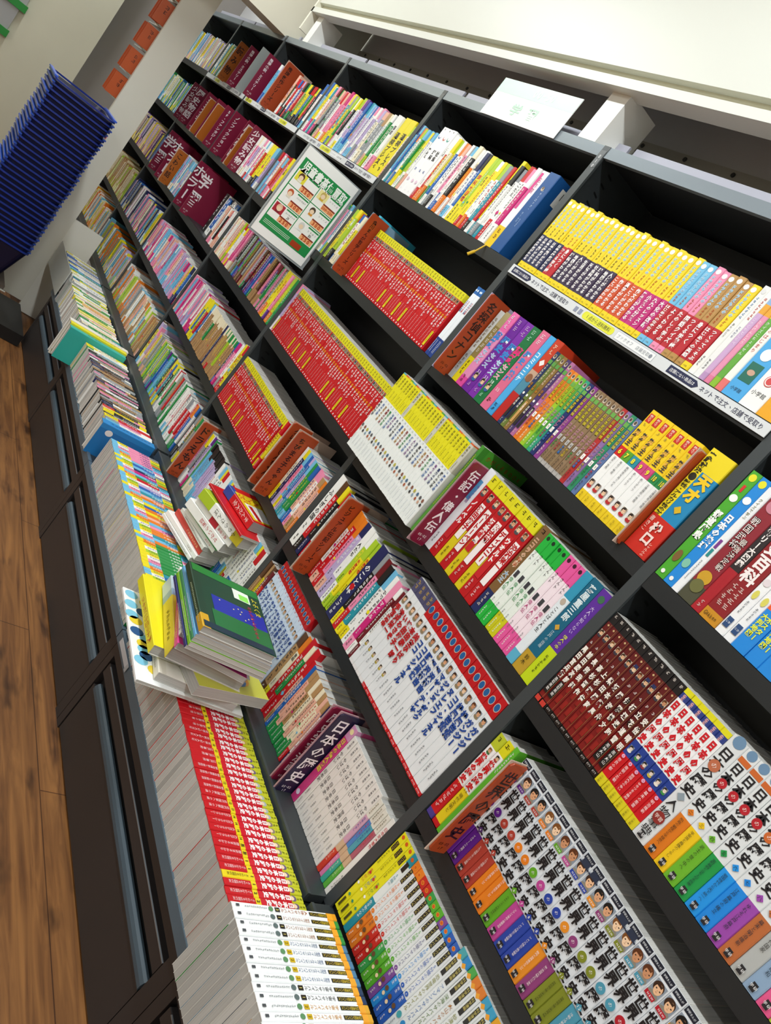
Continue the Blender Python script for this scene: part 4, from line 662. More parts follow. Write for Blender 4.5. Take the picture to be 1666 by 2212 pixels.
for i, (c, a, b, q) in enumerate(GK):
    if i == 0: ops = [('c', .1, .975, .4, '#6a8aa8'), ('v', '日本の歴史', .9, .92, '#202024', {'max': .44, 'bold': .03}), ('c', 0, .745, .38, '#b86848'), ('h', 'の', .745, .4, '#f8ece4', {'s': .4}), ('d', 0, .43, .3, '#8a98a2'), ('v', '人物', .39, .8, '#202024', {'max': .16}), ('v', '事典', .19, .8, '#202024', {'max': .12}), ('c', 0, .215, .4, '#8a2c28'), ('h', '学習', .215, .6, '#f4e0d8', {'s': .3}), ('r', -.4, .4, .02, .075, '#26262a'), ('h', '学研', .048, .6, '#f0f0f0', {'s': .26})]; bands = [(0, 1, '#d9dbdc')]; th = .0285
    else: ops = [('c', .1, .975, .4, '#6a8aa8'), ('r', -1, 1, .89, .93, '#c8642c'), ('v', '日本の歴史', .885, .92, '#202024', {'max': .43, 'bold': .03}), ('c', 0, .705, .38, '#b4202c' if i < 5 else '#c8642c'), ('h', 'の', .705, .4, '#f8ece4', {'s': .4}), ('d', 0, .415, .3, c), ('h', a[:1], .415, .3, '#26262a', {'s': .3}), ('v', b, .345, .34, '#2c2820' if i in (1, 2, 3, 9) else '#20303a', {'max': .25, 'u': -.1}), ('r', -.4, .4, .02, .075, '#26262a'), ('h', '学研', .048, .6, '#f0f0f0', {'s': .26})]; bands = [(0, .36, c), (.36, 1, '#dcdfe0')]; th = .0232
    bks.append(Bk(th, .218, .155, bands, c if i else '#d9dbdc', ops)); dsc.append('white history comic with %s foot' % ('a plain', 'orange', 'yellow', 'lime', 'green', 'bright blue', 'deeper blue', 'violet', 'brown', 'light grey', 'grey blue', 'pink', 'olive', 'turquoise', 'coral', 'slate blue')[i])
run(x, R3, bks, 'history_comic', 'history comic', dsc, 'the red and white comics', 'white history comics with coloured feet', jit=.001)
# ---- white sign bay and study guide bay, fourth shelf
flag(-1.172, R4, 'クレヨンしんちゃん', 'o', 'orange divider left of its twin, fourth shelf of white sign bay', h=.225, tw=.034)
flag(-1.118, R4, 'ちびまる子ちゃん', 'o', 'orange divider just left of the blue and yellow comics, fourth shelf', h=.225, tw=.038)
mixrun(-1.298, R4, ['YRY14.18', 'RYR13.182', 'RWR14.18', 'CWR13.182', 'WRW14.18', 'CWA13.18', 'WCW12.18', 'RRR12.18'], 'science_comic', 'comic book', 'comic', 'the red comics, fourth shelf', 'comics behind the orange flags', -1.185, seed=7)
mixrun(-1.112, R4, ['WCY14.19', 'YNN16.19', 'SKV14.19', 'BSY14.188', 'VBV13.19', 'SVT14.19', 'GGT14.188', 'BGS14.188', 'KIB15.19', 'KWK16.188', 'UIU18.18', 'OIO14.18'], 'comic_book', 'comic book', 'school comic', 'the orange flags, fourth shelf', 'blue and yellow school comics', -.917, seed=8)
mixrun(-.886, R4, ['WWW26.235=ふしぎの国', 'HRX18.232', 'YXN15.228', 'RWR17.22=だいすき', 'BBB17.225', 'TGT16.222', 'VPG15.222'], 'biography', 'biography', 'life story', 'the 010 upright, fourth shelf', 'life stories on the fourth shelf', -.738, seed=9)
flag(-0.735, R4, 'ビジュアル伝記シリーズ', 'o', 'orange divider among the life stories, fourth shelf of study guide bay', h=.24, tw=.026)
mixrun(-.729, R4, ['OWR15.22', 'ORI17.22', 'OKR14.218', 'NVI17.22', 'WWV19.222=人たち', 'WLW16.22=大好き', 'LYL15.212=失敗図鑑', 'LYL15.212=失敗図鑑', 'NNN27.222=のことば', 'AXY14.218', 'DKR15.215', 'XTY14.21', 'SWY14.21', 'WWW17.205', 'KMK17.206=マイケル', 'WDW11.2', 'DWD10.2'], 'biography', 'biography', 'life story', 'the lower orange flag, fourth shelf', 'life stories past the orange flag', -.407, seed=10)
RT = ['手塚治虫', '渋沢栄一', 'いわさき', '津田梅子', '本田宗一郎', '美空ひばり']; BT = ['ココ', 'ココシャネル', '野口英世', '福沢諭吉', '福沢諭吉', 'マザー・テレサ', 'ジャンヌ・ダルク', 'ヌレエフ', 'ココ・シャネル', '松尾芭蕉', '松尾芭蕉', 'ガンジー', 'ガンジー']
th = FILL(-.406, -.014, 19); bks = []
for i in range(19):
    red = i < 6; tt = RT[i] if red else BT[i - 6]
    top = [(0, .035, '#c4141e'), (.035, .83, '#dfe2e4'), (.83, 1, '#b8121c')] if i > 3 else [(0, .035, '#dcdcdc'), (.035, .86, '#dfe2e4'), (.86, 1, '#4a4a6a')]
    ops = [('c', 0, .915, .44, '#c8b0a0', 1.3), ('c', 0, .915, .36, '#1d5a94', 1.3)] if i > 3 else [('p', .98, .88, .6, '#c8a850')]
    ops += [('face', .765, .72, HAIR[i % 4], SKIN[i % 4], '#8a7a5c'), ('v', tt, .70, .98, '#b0141e' if red else '#1c4490', {'max': .42, 'bold': .06}), ('p', .25, .12, .3, '#50545a'), ('h', 'ポプラ社', .018, .8, '#f4e8e8', {'s': .26})]
    if red: ops.insert(1, ('face', .24, .5, '#2a2018', '#f0d0b0', '#c8b438'))
    bks.append(Bk(th, .255, .17, top, '#dfe0de', ops, key='bio%d%s' % (i > 3, tt), cov=[lambda mb, x, h, d: (scribble(mb, .07, h * .9, h * .8, .03, '#505458', right_face(x), .0004, random.Random(4)), [rect(mb, .05 + q * .005, .052 + q * .005, h * .82, h * .94, '#26282c', right_face(x), .0005) for q in range(12)])] if i == 18 else ()))
run(-.406, R4, bks, 'biography', 'biography', ['tall white biography with red title'] * 6 + ['tall white biography with blue title and red top'] * 13, 'the life stories, fourth shelf', 'tall white biographies', y=-.004, jit=.001)
# ---- nearest bay, fourth shelf: world history
bks = [Bk(.0215, .212, .15, [(0, .06, '#4a3a8a'), (.06, .42, '#c4161e'), (.42, .86, '#f0eaea'), (.86, 1, '#b8c02c')], '#d8c82c', [('p', .98, .88, .6, '#5a5410'), ('face', .82, .5, HAIR[2], SKIN[1], '#3a6a3a'), ('v', '世界の歴史', .78, .82, '#c4141e', {'max': .34, 'out': '#ffffff', 'bold': .06}), ('h', '1', .42, .4, '#e8d82c', {'s': .4}), ('p', .39, .1, .5, '#f0c8c8')]), Bk(.0215, .216, .15, [(0, .05, '#c4161e'), (.05, .42, '#e4ca1c'), (.42, .86, '#f0eaea'), (.86, 1, '#d8d01c')], '#d8c82c', [('p', .98, .88, .6, '#5a5410'), ('face', .82, .5, HAIR[1], SKIN[0], '#a83a3a'), ('v', '世界の歴史', .78, .82, '#c4141e', {'max': .34, 'out': '#ffffff', 'bold': .06}), ('h', '20', .42, .6, '#3a3414', {'s': .4}), ('v', '現代文明と', .38, .5, '#4a4014', {'max': .28})]), Bk(.012, .222, .15, [(0, 1, '#5cae2c')], '#5cae2c', [('p', .95, .7, .6, '#f0f4e8')])]
run(.014, R4, bks, 'history_comic', 'history comic', ['red and white world history comic', 'yellow footed world history comic', 'slim green world history book'], 'the nearest upright, fourth shelf', None)
flag(.104, R4, '世界の歴史', 'o', 'orange divider in front of the violet world history comics', h=.225, tw=.042)
WH = [('#5a1c86', '4', 'イスラームの世界と'), ('#5a1c86', '4', 'イスラームの世界と'), ('#a83a2e', '5', 'トルコ帝国とモンゴル帝国'), ('#a83a2e', '5', 'トルコ帝国とモンゴル帝国'), ('#e07a1a', '', '欧州の世界進出とアジア'), ('#e07a1a', '', '欧州の世界進出とアジア'), ('#5ea022', '6', 'ルネサンスと大航海時代'), ('#b8428e', '7', 'フランス革命と産業革命'), ('#24409c', '8', 'アメリカ独立と南北戦争'), ('#24409c', '8', 'アメリカ独立と南北戦争'), ('#e08a24', '9', '欧州の世界進出とアジア'), ('#8c3c74', '10', '第一次世界大戦とロシア革命'), ('#7c8426', '11', '世界恐慌と第二次世界大戦'), ('#7c8426', '11', '世界恐慌と第二次世界大戦'), ('#4a94ac', '12', '冷戦と冷戦後の世界'), ('#4a94ac', '12', '冷戦と冷戦後の世界'), ('#b01c2c', '', '人物事典'), ('#b01c2c', '', '人物事典'), ('#c08a30', '', '遺跡と文化'), ('#3a8a6a', '', '総索引')]
bks = []; cn = ['violet'] * 2 + ['brick red'] * 2 + ['orange'] * 2 + ['lime green', 'pink purple', 'royal blue', 'royal blue', 'amber', 'plum', 'olive', 'olive', 'teal', 'teal', 'crimson', 'crimson', 'ochre', 'green']
for i, (c, a, b) in enumerate(WH):
    hat = '#2a3448' if i in (8, 9, 12, 13) else None
    ops = [('r', -1, 1, .955, 1, '#1c2230'), ('h', '学研まんが', .977, .85, '#e8ecf0', {'s': .2}), ('face', .885, .92, HAIR[(i // 2) % 4], SKIN[(i // 2) % 4], '#8a8478', hat), ('r', -.95, .75, .805, .835, c), ('h', 'NEW', .82, .6, '#f4f0f4', {'s': .22}), ('v', '世界', .795, .98, '#18181c', {'max': .2, 'bold': .04}), ('v', '歴史', .52, .98, '#18181c', {'max': .19, 'bold': .04}), ('c', 0, .557, .4, c), ('h', 'の', .557, .4, '#f6f0f0', {'s': .36})]
    if a: ops += [('d', 0, .355, .3, c if i else '#4a2a6a'), ('h', a, .355, .3 if len(a) < 2 else .4, '#f6f4f4', {'s': .3})]
    ops += [('v', b, .295 if a else .34, .27, '#e8dcd8' if i not in (6, 12, 13) else '#2c3410', {'max': .2, 'u': .1}), ('r', -.42, .42, .02, .075, '#1e1c20'), ('h', '学研', .048, .62, '#f0f0f0', {'s': .24})]
    bks.append(Bk(.0238, .226, .16, [(0, .325, c), (.325, 1, '#dde1e6')], c, ops, key='wh%d' % WH.index((c, a, b))))
run(.088, R4, bks, 'history_comic', 'history comic', ['white world history comic with %s foot' % c for c in cn], 'the orange flag, fourth shelf', 'white world history comics', jit=.0012)
# ---- bottom shelf: study guide bay
mixrun(-.886, R5, ['HUD14.21', 'UYU13.208', 'HDU14.21', 'DRD12.2'], 'biography', 'biography', 'old biography', 'the 010 upright, bottom shelf', 'old biographies on the bottom shelf', -.835, seed=12)
GT = ['アンネ', 'ヘレン・ケラー', 'エジソン', 'ナイチンゲール', 'キュリー夫人', 'ライト兄弟', 'ベートーベン', 'チャップリン', 'レオナルド', 'クレオパトラ', '伊能忠敬', 'エリザベス', 'メアリー', 'ガリレオ', 'ダーウィン']
th = FILL(-.834, -.590, 15)
run(-.834, R5, [Bk(th, .25, .165, [(0, .84, '#cddcee'), (.84, 1, '#b4121c')], '#d8dcde', [('c', 0, .92, .44, '#c8b0a0', 1.4), ('c', 0, .92, .36, '#1d5a94', 1.4), ('p', .84, .79, .5, '#c87078'), ('face', .72, .74, HAIR[i % 4], SKIN[(i + 1) % 4], '#a8a090'), ('v', GT[i], .65, .95, '#1c4490', {'max': .5, 'bold': .06}), ('p', .14, .03, .3, '#50545a')]) for i in range(15)], 'biography', 'biography', 'pale blue biography with globe badge', 'the old biographies, bottom shelf', 'pale blue biographies with globe badges', jit=.001)
mixrun(-.588, R5, ['HUH20.21', 'OCY17.215=昔話', 'RRR19.225', 'CGR14.215', 'RRR20.222', 'RIU14.2', 'BBB12.198', 'UIG13.195', 'UIG13.195', 'CUG13.193', 'UCG13.193', 'CIG12.19', 'UCG13.19', 'ICG12.188', 'UIR12.188', 'NWN10.185'], 'story_comic', 'comic book', 'family comic', 'the pale blue biographies, bottom shelf', 'red and cream family comics', -.345, seed=13)
flag(-0.298, R5, '歴史学習漫画', 'm', 'maroon divider beside the navy divider, bottom shelf', h=.235, tw=.036)
flag(-0.268, R5, '日本の歴史', 'n', 'navy divider left of the white history books, bottom shelf', h=.245, tw=.046)
mixrun(-.343, R5, ['NAN16.2', 'WPW14.2', 'BWN14.2'], 'history_comic', 'history comic', 'history comic', 'the family comics, bottom shelf', None, -.30, seed=14)
run(-.262, R5, [Bk(.021, .225, .15, [(0, .85, '#c83a7c'), (.85, 1, '#c88ab0')], '#d04a88', [('c', 0, .94, .36, '#e8d8a0'), ('v', '日本の偉人物語', .84, .76, '#e8d048', {'max': .6, 'out': '#7a1c4c', 'bold': .03}), ('c', 0, .1, .36, '#d8d0e4')])], 'history_comic', 'history comic', 'hot pink history comic on the bottom shelf', 'the navy flag', None)
ya = [Bk(FILL(-.240, -.078, 9), .214, .145, [(0, 1, '#dcd8d2')], '#dad6d0', [('v', '東大教授', .97, .4, '#4a4a4e', {'max': .16, 'u': .3}), ('v', 'やばい', .80, .76, '#26262a', {'max': .24}), ('v', '日本史' if i != 6 else '世界史', .54, .76, '#26262a', {'max': .24}), ('v', '本郷和人', .27, .32, '#4a4a4e', {'max': .13}), ('p', .14, .04, .3, '#8a8a8c')], key='yabai%d' % (i == 6)) for i in range(9)]
x = run(-.240, R5, ya, 'history_book', 'history book', 'off-white history book with brushed title', 'the hot pink comic, bottom shelf', 'off-white history books', jit=.001)
x = run(x, R5, [Bk(.0125, .208, .145, [(0, .3, ('#c83a28', '#d87aa8', '#3aa08c', '#58a83c')[i]), (.3, .42, '#c8a888'), (.42, .78, ('#c89ab0', '#4a80c0', '#4a98a8', '#a85a6a')[i]), (.78, 1, '#d8d4c8')], ('#c83a28', '#d87aa8', '#3aa08c', '#58a83c')[i], [('v', '日本のれきし', .76, .7, '#c02434' if i % 2 else '#2c4a9a', {'max': .34}), ('v', 'もくじけん', .28, .6, '#f4ecd8', {'max': .24}), ('p', .96, .8, .5, '#6a5a20')]) for i in range(4)], 'history_book', 'history book', ['slim red footed history book', 'slim pink footed history book', 'slim teal footed history book', 'slim green footed history book'], 'the off-white books, bottom shelf', 'slim history books')
run(x + .001, R5, [Bk(.022, .215, .15, [(0, 1, '#dedcd6')], '#e2e0da', [('v', '日本史大事件', .9, .5, '#c02434', {'max': .5, 'u': -.2}), ('v', 'もくじけん', .26, .4, '#2a2a2e', {'max': .2})], cov=[lambda mb, x, h, d: (rect(mb, .0, .035, h * .35, h * .62, '#d0a030', right_face(x), .0004), rect(mb, .1, .14, h * .84, h * .95, '#404448', right_face(x), .0004), scribble(mb, .07, h * .9, h * .6, .02, '#9098a0', right_face(x), .0004, random.Random(9)))])], 'history_book', 'history book', 'white history book against the upright, bottom shelf', 'the slim books', None)
# ---- bottom shelf: nearest bay, short survival stories
x = .0145; bks = []; dsc = []
for i in range(3): bks.append(Bk(.0155, .213, .145, [(0, 1, '#e2da1a')], '#e2da1a', [('c', 0, .965, .32, '#d05a1c'), ('r', -.7, .7, .8, .9, '#24221c'), ('v', 'サバイバル', .895, .5, '#e8c830', {'max': .09}), ('v', 'クイズのなぞ', .78, .5, '#4a4410', {'max': .22, 'u': -.3}), ('v', 'まちがい', .54, .7, ('#c0302c', '#2a5ab0', '#2a8a4a')[i], {'max': .2}), ('d', .3, .5, .3, '#c0302c'), ('d', -.3, .34, .3, '#f0f0ec'), ('d', .3, .2, .3, '#2a8a6a'), ('r', -.3, .5, .04, .15, '#4a4410')], key='q%d' % i)); dsc.append('yellow quiz book with diamond pattern')
bks.append(Bk(.0155, .213, .145, [(0, .42, '#1f8a9c'), (.42, .88, '#dfe4e2'), (.88, 1, '#1f8a9c')], '#1f8a9c', [('c', 0, .95, .32, '#d05a1c'), ('r', -.7, .7, .8, .9, '#24221c'), ('v', '5分間の', .76, .6, '#3a8a98', {'max': .3}), ('v', '生き物のなぞ', .40, .62, '#f0f6f6', {'max': .28})])); dsc.append('teal survival story')
for c, k, nn in (('#e07a22', '1', 'orange'), ('#e07a22', '1', 'orange'), ('#c42a22', '2', 'red'), ('#c42a22', '2', 'red'), ('#3a9a4a', '3', 'green'), ('#58a82c', '3', 'light green'), ('#58a82c', '3', 'light green'), ('#7a4a94', '4', 'purple'), ('#2a8ad0', '5', 'blue'), ('#2a5ab0', '6', 'deep blue'), ('#2a5ab0', '6', 'deep blue')):
    bks.append(Bk(.0155, .213, .145, [(0, .2, c), (.2, .34, c), (.34, .9, '#dfe1e2'), (.9, 1, c)], c, [('c', 0, .95, .32, '#e8a030'), ('c', 0, .95, .24, '#d05a1c'), ('r', -.6, .6, .75, .91, '#24221c'), ('v', 'サバイバル', .905, .5, '#d8c870', {'max': .15}), ('v', '5分間のサバイバル', .74, .66, c if k != '4' else '#5a5a8a', {'max': .34}), ('c', 0, .37, .34, c), ('h', k, .37, .34, '#f8f4f0', {'s': .36}), ('v', '年生', .335, .5, '#3a3a40' if k == '1' else '#f8f4f0', {'max': .09}), ('c', -.1, .21, .34, '#6a4a30', 1.1), ('c', .2, .16, .28, '#f0d0a8', 1.1), ('p', .1, .03, .35, '#f4e8e0')], key='five' + c + k)); dsc.append('%s footed survival story numbered %s' % (nn, k))
for i, (c, tt, nn) in enumerate((('#48a0a8', '恐竜世界の', 'teal'), ('#2f86c4', 'アマゾンの', 'blue'), ('#4aa04a', '深海の', 'green'), ('#d87a2c', '火山の', 'orange'), ('#d87a2c', '砂漠の', 'orange'), ('#3a9ac0', '南極の', 'light blue'), ('#3a9ac0', '洞窟の', 'light blue'), ('#e0a020', '地震の', 'amber'), ('#48a0a8', '海の', 'teal'), ('#c84a3a', '昆虫の', 'red'))):
    bks.append(Bk(.0165, .222, .15, [(0, .93, '#dfe2e2'), (.93, 1, c)], c, [('d', 0, .93, .4, '#e8a030'), ('r', -.6, .6, .72, .9, '#24221c'), ('v', '科学漫画', .895, .5, '#d8c870', {'max': .16}), ('v', tt + 'サバイバル', .7, .7, ('#8a8a30', '#3a6aa8', '#58782c', '#a86a1c')[i % 4], {'max': .42}), ('c', 0, .22, .4, c, 1.2), ('p', .17, .04, .3, '#6a7078')])); dsc.append('white survival comic with %s top' % nn)
run(x, R5 + .012, bks, 'survival_story', 'science comic', dsc, 'the nearest upright, bottom shelf', 'survival stories on the bottom shelf', jit=.001)
# ---- poster bay and beyond
GB = 'poster bay'
mixrun(-2.69, R2, auto('WKWSR', 8, (14, 18), (188, 200)) + ['YYX22.2=天国', 'YYX22.2=ともだち'] + auto('SLWTG', 5, (13, 18), (185, 200)), 'story_book', 'story book', 'story book', 'far end of second shelf, poster bay', 'story books left of the poster', -2.43, seed=20)
mixrun(-2.425, R2, auto('YLWSGKC', 36, (13, 19), (170, 195)), 'story_book', 'story book', 'story book', 'behind the poster, second shelf', 'story books behind the poster', -1.815, seed=21)
mixrun(-2.69, R3, auto('WRWIC', 9, (14, 17), (178, 186)) + ['LYL18.19', 'OYO15.19', 'RWK16.19', 'YWY15.19'] + auto('WKMC', 4, (13, 16), (180, 190)), 'pocket_comic', 'pocket comic', 'pocket comic', 'far end of third shelf, poster bay', 'pocket comics on third shelf, poster bay', -2.44, seed=22)
mixrun(-2.438, R3, auto('XAUDPBGHK', 32, (13, 16), (178, 184)) + ['YYO22.19', 'YYY20.19=なぜなに', 'KKP14.186', 'UOU15.18', 'LLO24.188=これならできる', 'GGG16.19'], 'pocket_comic', 'pocket comic', 'pocket comic', 'the white pocket comics, third shelf', 'dark pocket comics on third shelf', -1.812, seed=23)
mixrun(-2.69, R4, auto('KVSKWMI', 22, (12, 16), (176, 186)) + ['YYP16.18', 'YBY14.18'], 'girls_comic', 'pocket comic', 'girls comic', 'far end of fourth shelf, poster bay', 'pink girls comics', -2.36, seed=24)
mixrun(-2.358, R4, ['YLY20.186', 'YRY15.186', 'SBS14.18', 'WWD13.18'] + [('CUU' if i % 9 != 4 else 'CGU') + '13.178' for i in range(12)] + ['NNN13.178'] + ['CUU13.178', 'GUU13.178', 'CUR13.178', 'GUU13.178', 'CUU13.178', 'GLU13.178', 'CUU13.178', 'GUU13.178', 'CUU13.178', 'GUU13.178'] + ['BNB14.18', 'MKM15.185', 'WWA20.19', 'YYR24.2', 'RYR17.205'], 'pocket_comic', 'pocket comic', 'pocket comic', 'the girls comics, fourth shelf', 'tan pocket comics', -1.812, seed=25)
mixrun(-2.69, R5, ['HIH15.22', 'VYS26.215', 'KVW14.2'] + auto('WILAGY', 14, (13, 17), (176, 192)) + auto('SBTLPG', 6, (14, 18), (180, 195)), 'story_book', 'story book', 'story book', 'far end of bottom shelf, poster bay', 'story books on the bottom shelf', -2.32, seed=26)
mixrun(-2.318, R5, ['NXS19.2', 'YYR19.2=こころ', 'YRY17.2', 'BTS15.19', 'YXY20.2'] + auto('WSWARGW', 22, (13, 16), (188, 200)) + ['OBG17.2', 'BWB15.2'], 'story_book', 'story book', 'story book', 'the yellow story books, bottom shelf', 'white story books on the bottom shelf', -1.84, seed=27)
flag(-1.645, R5, 'ドラえもん', 'o', 'orange divider above the front tray, bottom shelf of white sign bay', h=.235, tw=.04)
mixrun(-1.80, R5, ['AWX17.2', 'UXA16.2', 'GAY15.198', 'BWS14.2'], 'story_comic', 'comic book', 'comic', 'the orange flag, leftwards on the bottom shelf', None, -1.735, seed=28)
mixrun(-1.642, R5, ['AKA16.215', 'YAW17.21', 'WXW15.21', 'PVM18.215', 'GGG12.212'] + ['XSC12.205'] * 5 + ['XVS13.205'] * 6, 'story_comic', 'comic book', 'comic', 'the orange flag, bottom shelf', 'comics with black barcoded tops', -1.44, seed=29)
mixrun(-1.439, R5, ['WWB15.2', 'SWS15.2', 'YWY14.2', 'RWR15.2', 'WWG15.2'] * 6, 'story_comic', 'comic book', 'comic', 'the barcoded comics, behind the leaning pile', 'comics behind the leaning pile', -.92, seed=30)
# maroon flag bays
MF = [(-4.43, 'R2', '少女読み物'), (-4.28, 'R2', '歴史物語'), (-4.04, 'R2', 'ファンタジー'), (-3.815, 'R2', 'SFファン'), (-3.61, 'R2', 'SF・ファンタジー'), (-3.43, 'R2', 'ノンフィクション'), (-3.18, 'R2', '歴史物語'), (-3.06, 'R2', '少女読み物')]
ZZ = {'R1': R1, 'R2': R2, 'R3': R3}
for i, (fx, zz, tt) in enumerate(MF): flag(fx, ZZ[zz], tt, 'm', 'maroon divider on second shelf, %s from the cream end panel' % ordn(i + 1), h=.225, tw=.05, wd=.075, plate='#8a1f3c', group='maroon dividers')
for i, (fx, zz, tt) in enumerate(((-4.25, 'R3', '学習'), (-4.03, 'R3', 'ホラー'), (-3.44, 'R3', 'ホラー'), (-3.27, 'R3', '学習'))): flag(fx, ZZ[zz], tt, 'm', 'maroon divider on third shelf, %s from the cream end panel' % ordn(i + 1), h=.245, tw=.06, wd=.1 if i < 3 else .17, plate='#8a1f3c', group='maroon dividers')
flag(-3.90, R3 + .004, 'こわい話', 'b', 'orange divider behind the maroon ones, third shelf', h=.2, tw=.03)
for i, fx in enumerate((-3.94, -3.77, -3.13)): flag(fx, R2 + .002, '', 'b', 'burnt orange divider on second shelf, %s from the cream end panel' % ordn(i + 1), h=.2, wd=.08)
for i, (fx, k, tt) in enumerate(((-4.10, 'b', '読み物'), (-3.88, 'm', '推理小説・ミステリー'), (-3.68, 'g', ''), (-3.52, 'm', '推理小説・ミステリー'), (-3.20, 'o', '推理傑作シリーズ'))):
    flag(fx, R1, tt, k, ('orange divider beside yellow books, top shelf near the cream panel', 'smaller maroon divider on the top shelf', 'grey acrylic divider plate on the top shelf', 'larger maroon divider beside the grey plate, top shelf', 'orange divider beside the dark comics, top shelf')[i], h=.225 if i != 2 else .24, tw=.034, wd=.09 if i != 2 else .16, plate=None if k == 'o' else ('#8a1f3c' if k == 'm' else '#9aa09a'))
mixrun(-3.10, R1, ['IIW20.195'] + ['RXR15.18', 'RWX15.18', 'BRX15.18', 'RWR15.18', 'VBX15.18', 'RRX15.18', 'GWX15.18', 'XRG15.18', 'GUX15.18', 'YGX15.18', 'YYX15.18', 'XYX15.18', 'RBX13.18', 'BRX13.18', 'RGX13.18', 'GYX13.18', 'YRX13.18', 'NXN14.18', 'BWS20.21', 'YXY14.2'], 'paperback', 'paperback', 'paperback', 'the orange flag, top shelf', 'dark paperbacks on the top shelf', -2.715, seed=31)
mixrun(-3.59, R1, ['AAA22.21', 'SBW16.2', 'WAB14.2', 'KWK15.2'], 'paperback', 'paperback', 'paperback', 'far end of top shelf, maroon flag bay', None, -3.53, seed=32)
mixrun(-3.42, R1, ['WSB16.205', 'VSV15.2', 'BSY14.2', 'KKW20.2', 'WWA14.2', 'AWA14.2', 'SSW14.2', 'YAY14.2'], 'paperback', 'paperback', 'paperback', 'the larger maroon flag, top shelf', None, -3.215, seed=33)
mixrun(-3.05, R2, ['WWW22.2', 'CKC16.2', 'WVW15.2', 'WKW15.198', 'KWR15.2', 'WKS15.2', 'SWK14.2', 'WRW16.2', 'YYX19.2', 'YYX19.2', 'SYB15.195', 'SVW14.2'], 'paperback', 'paperback', 'paperback', 'the last maroon flag, second shelf', None, -2.75, seed=34)
mixrun(-3.86, R3, ['WWS18.205', 'VSW15.2', 'SVC15.2', 'WSK16.2', 'VWS15.2', 'ASW15.2', 'SCS15.198', 'SVV15.2', 'WSI15.2', 'SWS16.2'], 'paperback', 'paperback', 'paperback', 'the orange flag, third shelf', None, -3.62, seed=35)
mixrun(-3.13, R3, auto('WXSB', 6, (14, 18), (200, 215)), 'paperback', 'paperback', 'paperback', 'the widest maroon flag, third shelf', None, -2.9, y=.05, seed=36)
mixrun(-2.88, R3, auto('WRWXKI', 11, (13, 16), (178, 186)), 'paperback', 'paperback', 'paperback', 'the near end of third shelf, maroon flag bay', None, -2.72, seed=37)
mixrun(-3.59, R4, auto('KVWSMI', 46, (13, 17), (176, 188)) + ['YYN18.19', 'NBN20.19', 'CWR18.19'], 'paperback', 'paperback', 'paperback', 'far end of fourth shelf, maroon flag bay', 'paperbacks on the fourth shelf', -2.715, seed=38)
mixrun(-3.59, R5, auto('CWIAOSLU', 48, (14, 20), (175, 195)), 'paperback', 'paperback', 'paperback', 'far end of bottom shelf, maroon flag bay', 'paperbacks on the bottom shelf', -2.715, seed=39)
# the rest of the paperbacks, far behind the cream panel: too many and too small to take one by one
mb = MB(); r = random.Random(5)
def fill(x0, x1, z, pal, hh=(.17, .2)):
    x = x0
    while x < x1:
        t = r.uniform(.012, .022); h = r.uniform(*hh); c = pc(r.choice(pal)); y = r.uniform(-.003, .004); c2 = pc(r.choice(pal))
        mb.box(x, x + t - .0006, y, .13, z, z + h, c); k = r.uniform(.1, .35) * h; mb.box(x + .0001, x + t - .0007, y - .0003, y, z, z + k, c2)
        scribble(mb, x + t / 2, z + h * .95, z + k + .02, t * .6, contrast('W') if c in (pc('W'), pc('C'), pc('Y'), pc('L'), pc('S')) else '#f0f0ec', FRONT, -y + .0006, r); x += t
fill(-4.485, -4.12, R1, 'CYOTSLW'); fill(-5.38, -4.52, R1, 'WCSYIV'); fill(-5.38, -4.52, R2, 'GSBLYW'); fill(-4.487, -4.44, R2, 'YYL'); fill(-5.38, -4.52, R3, 'PVCIYN'); fill(-4.487, -4.27, R3, 'CYRNB'); fill(-4.487, -3.62, R4, 'YCWNBKS'); fill(-5.38, -4.52, R4, 'ULCU'); fill(-4.487, -3.62, R5, 'YOTSVLWC'); fill(-5.38, -4.52, R5, 'CWYOS')
o = mb.obj('paperback_rows'); tag(o, 'rows of small paperbacks on the farthest shelves beyond the maroon dividers', 'paperbacks', None, 'stuff')

# ------------------------------------------------------------------ front tray: books standing on their fore edges, spines up
TZ = .452; TY = -.246
mixrun(-3.9, TZ, auto('GWYSWBC', 26, (16, 22), (176, 186)), 'tray_book', 'tray book', 'tray book', 'the far end of the front tray', 'green and white tray books', -3.37, y=TY + .02, tray=True, seed=40, d=.12)
run(-3.365, TZ, [Bk(.035, .215, .125, [(0, 1, '#8f9490')], '#9aa09a', [])], 'tray_divider_book', 'tray book', 'thick plain grey volume dividing the front tray', 'the far end', None, y=TY - .01, tray=True)
mixrun(-3.325, TZ, ['WWC22.19', 'YWG18.186'] + auto('GWYCWIG', 30, (12, 17), (178, 188)) + ['TGA20.186', 'SAB18.186', 'WWG20.188', 'NSN15.186', 'BSN14.186', 'BBN14.186'], 'tray_book', 'tray book', 'tray book', 'the thick grey volume on the front tray', 'green and white tray books', -2.685, y=TY, tray=True, seed=41, d=.124)
def big(x, th, h, d, col, spine, lab, txt, ops=(), z=TZ + .03, y=-.33, cov=()):
    t = Bk(th, h, d, [(0, 1, spine)], col, ops, ins=.002, cov=cov); book(t, 'picture_book', 'picture book', lab, None, (x, y, z), (-PI / 2, 0, 0))
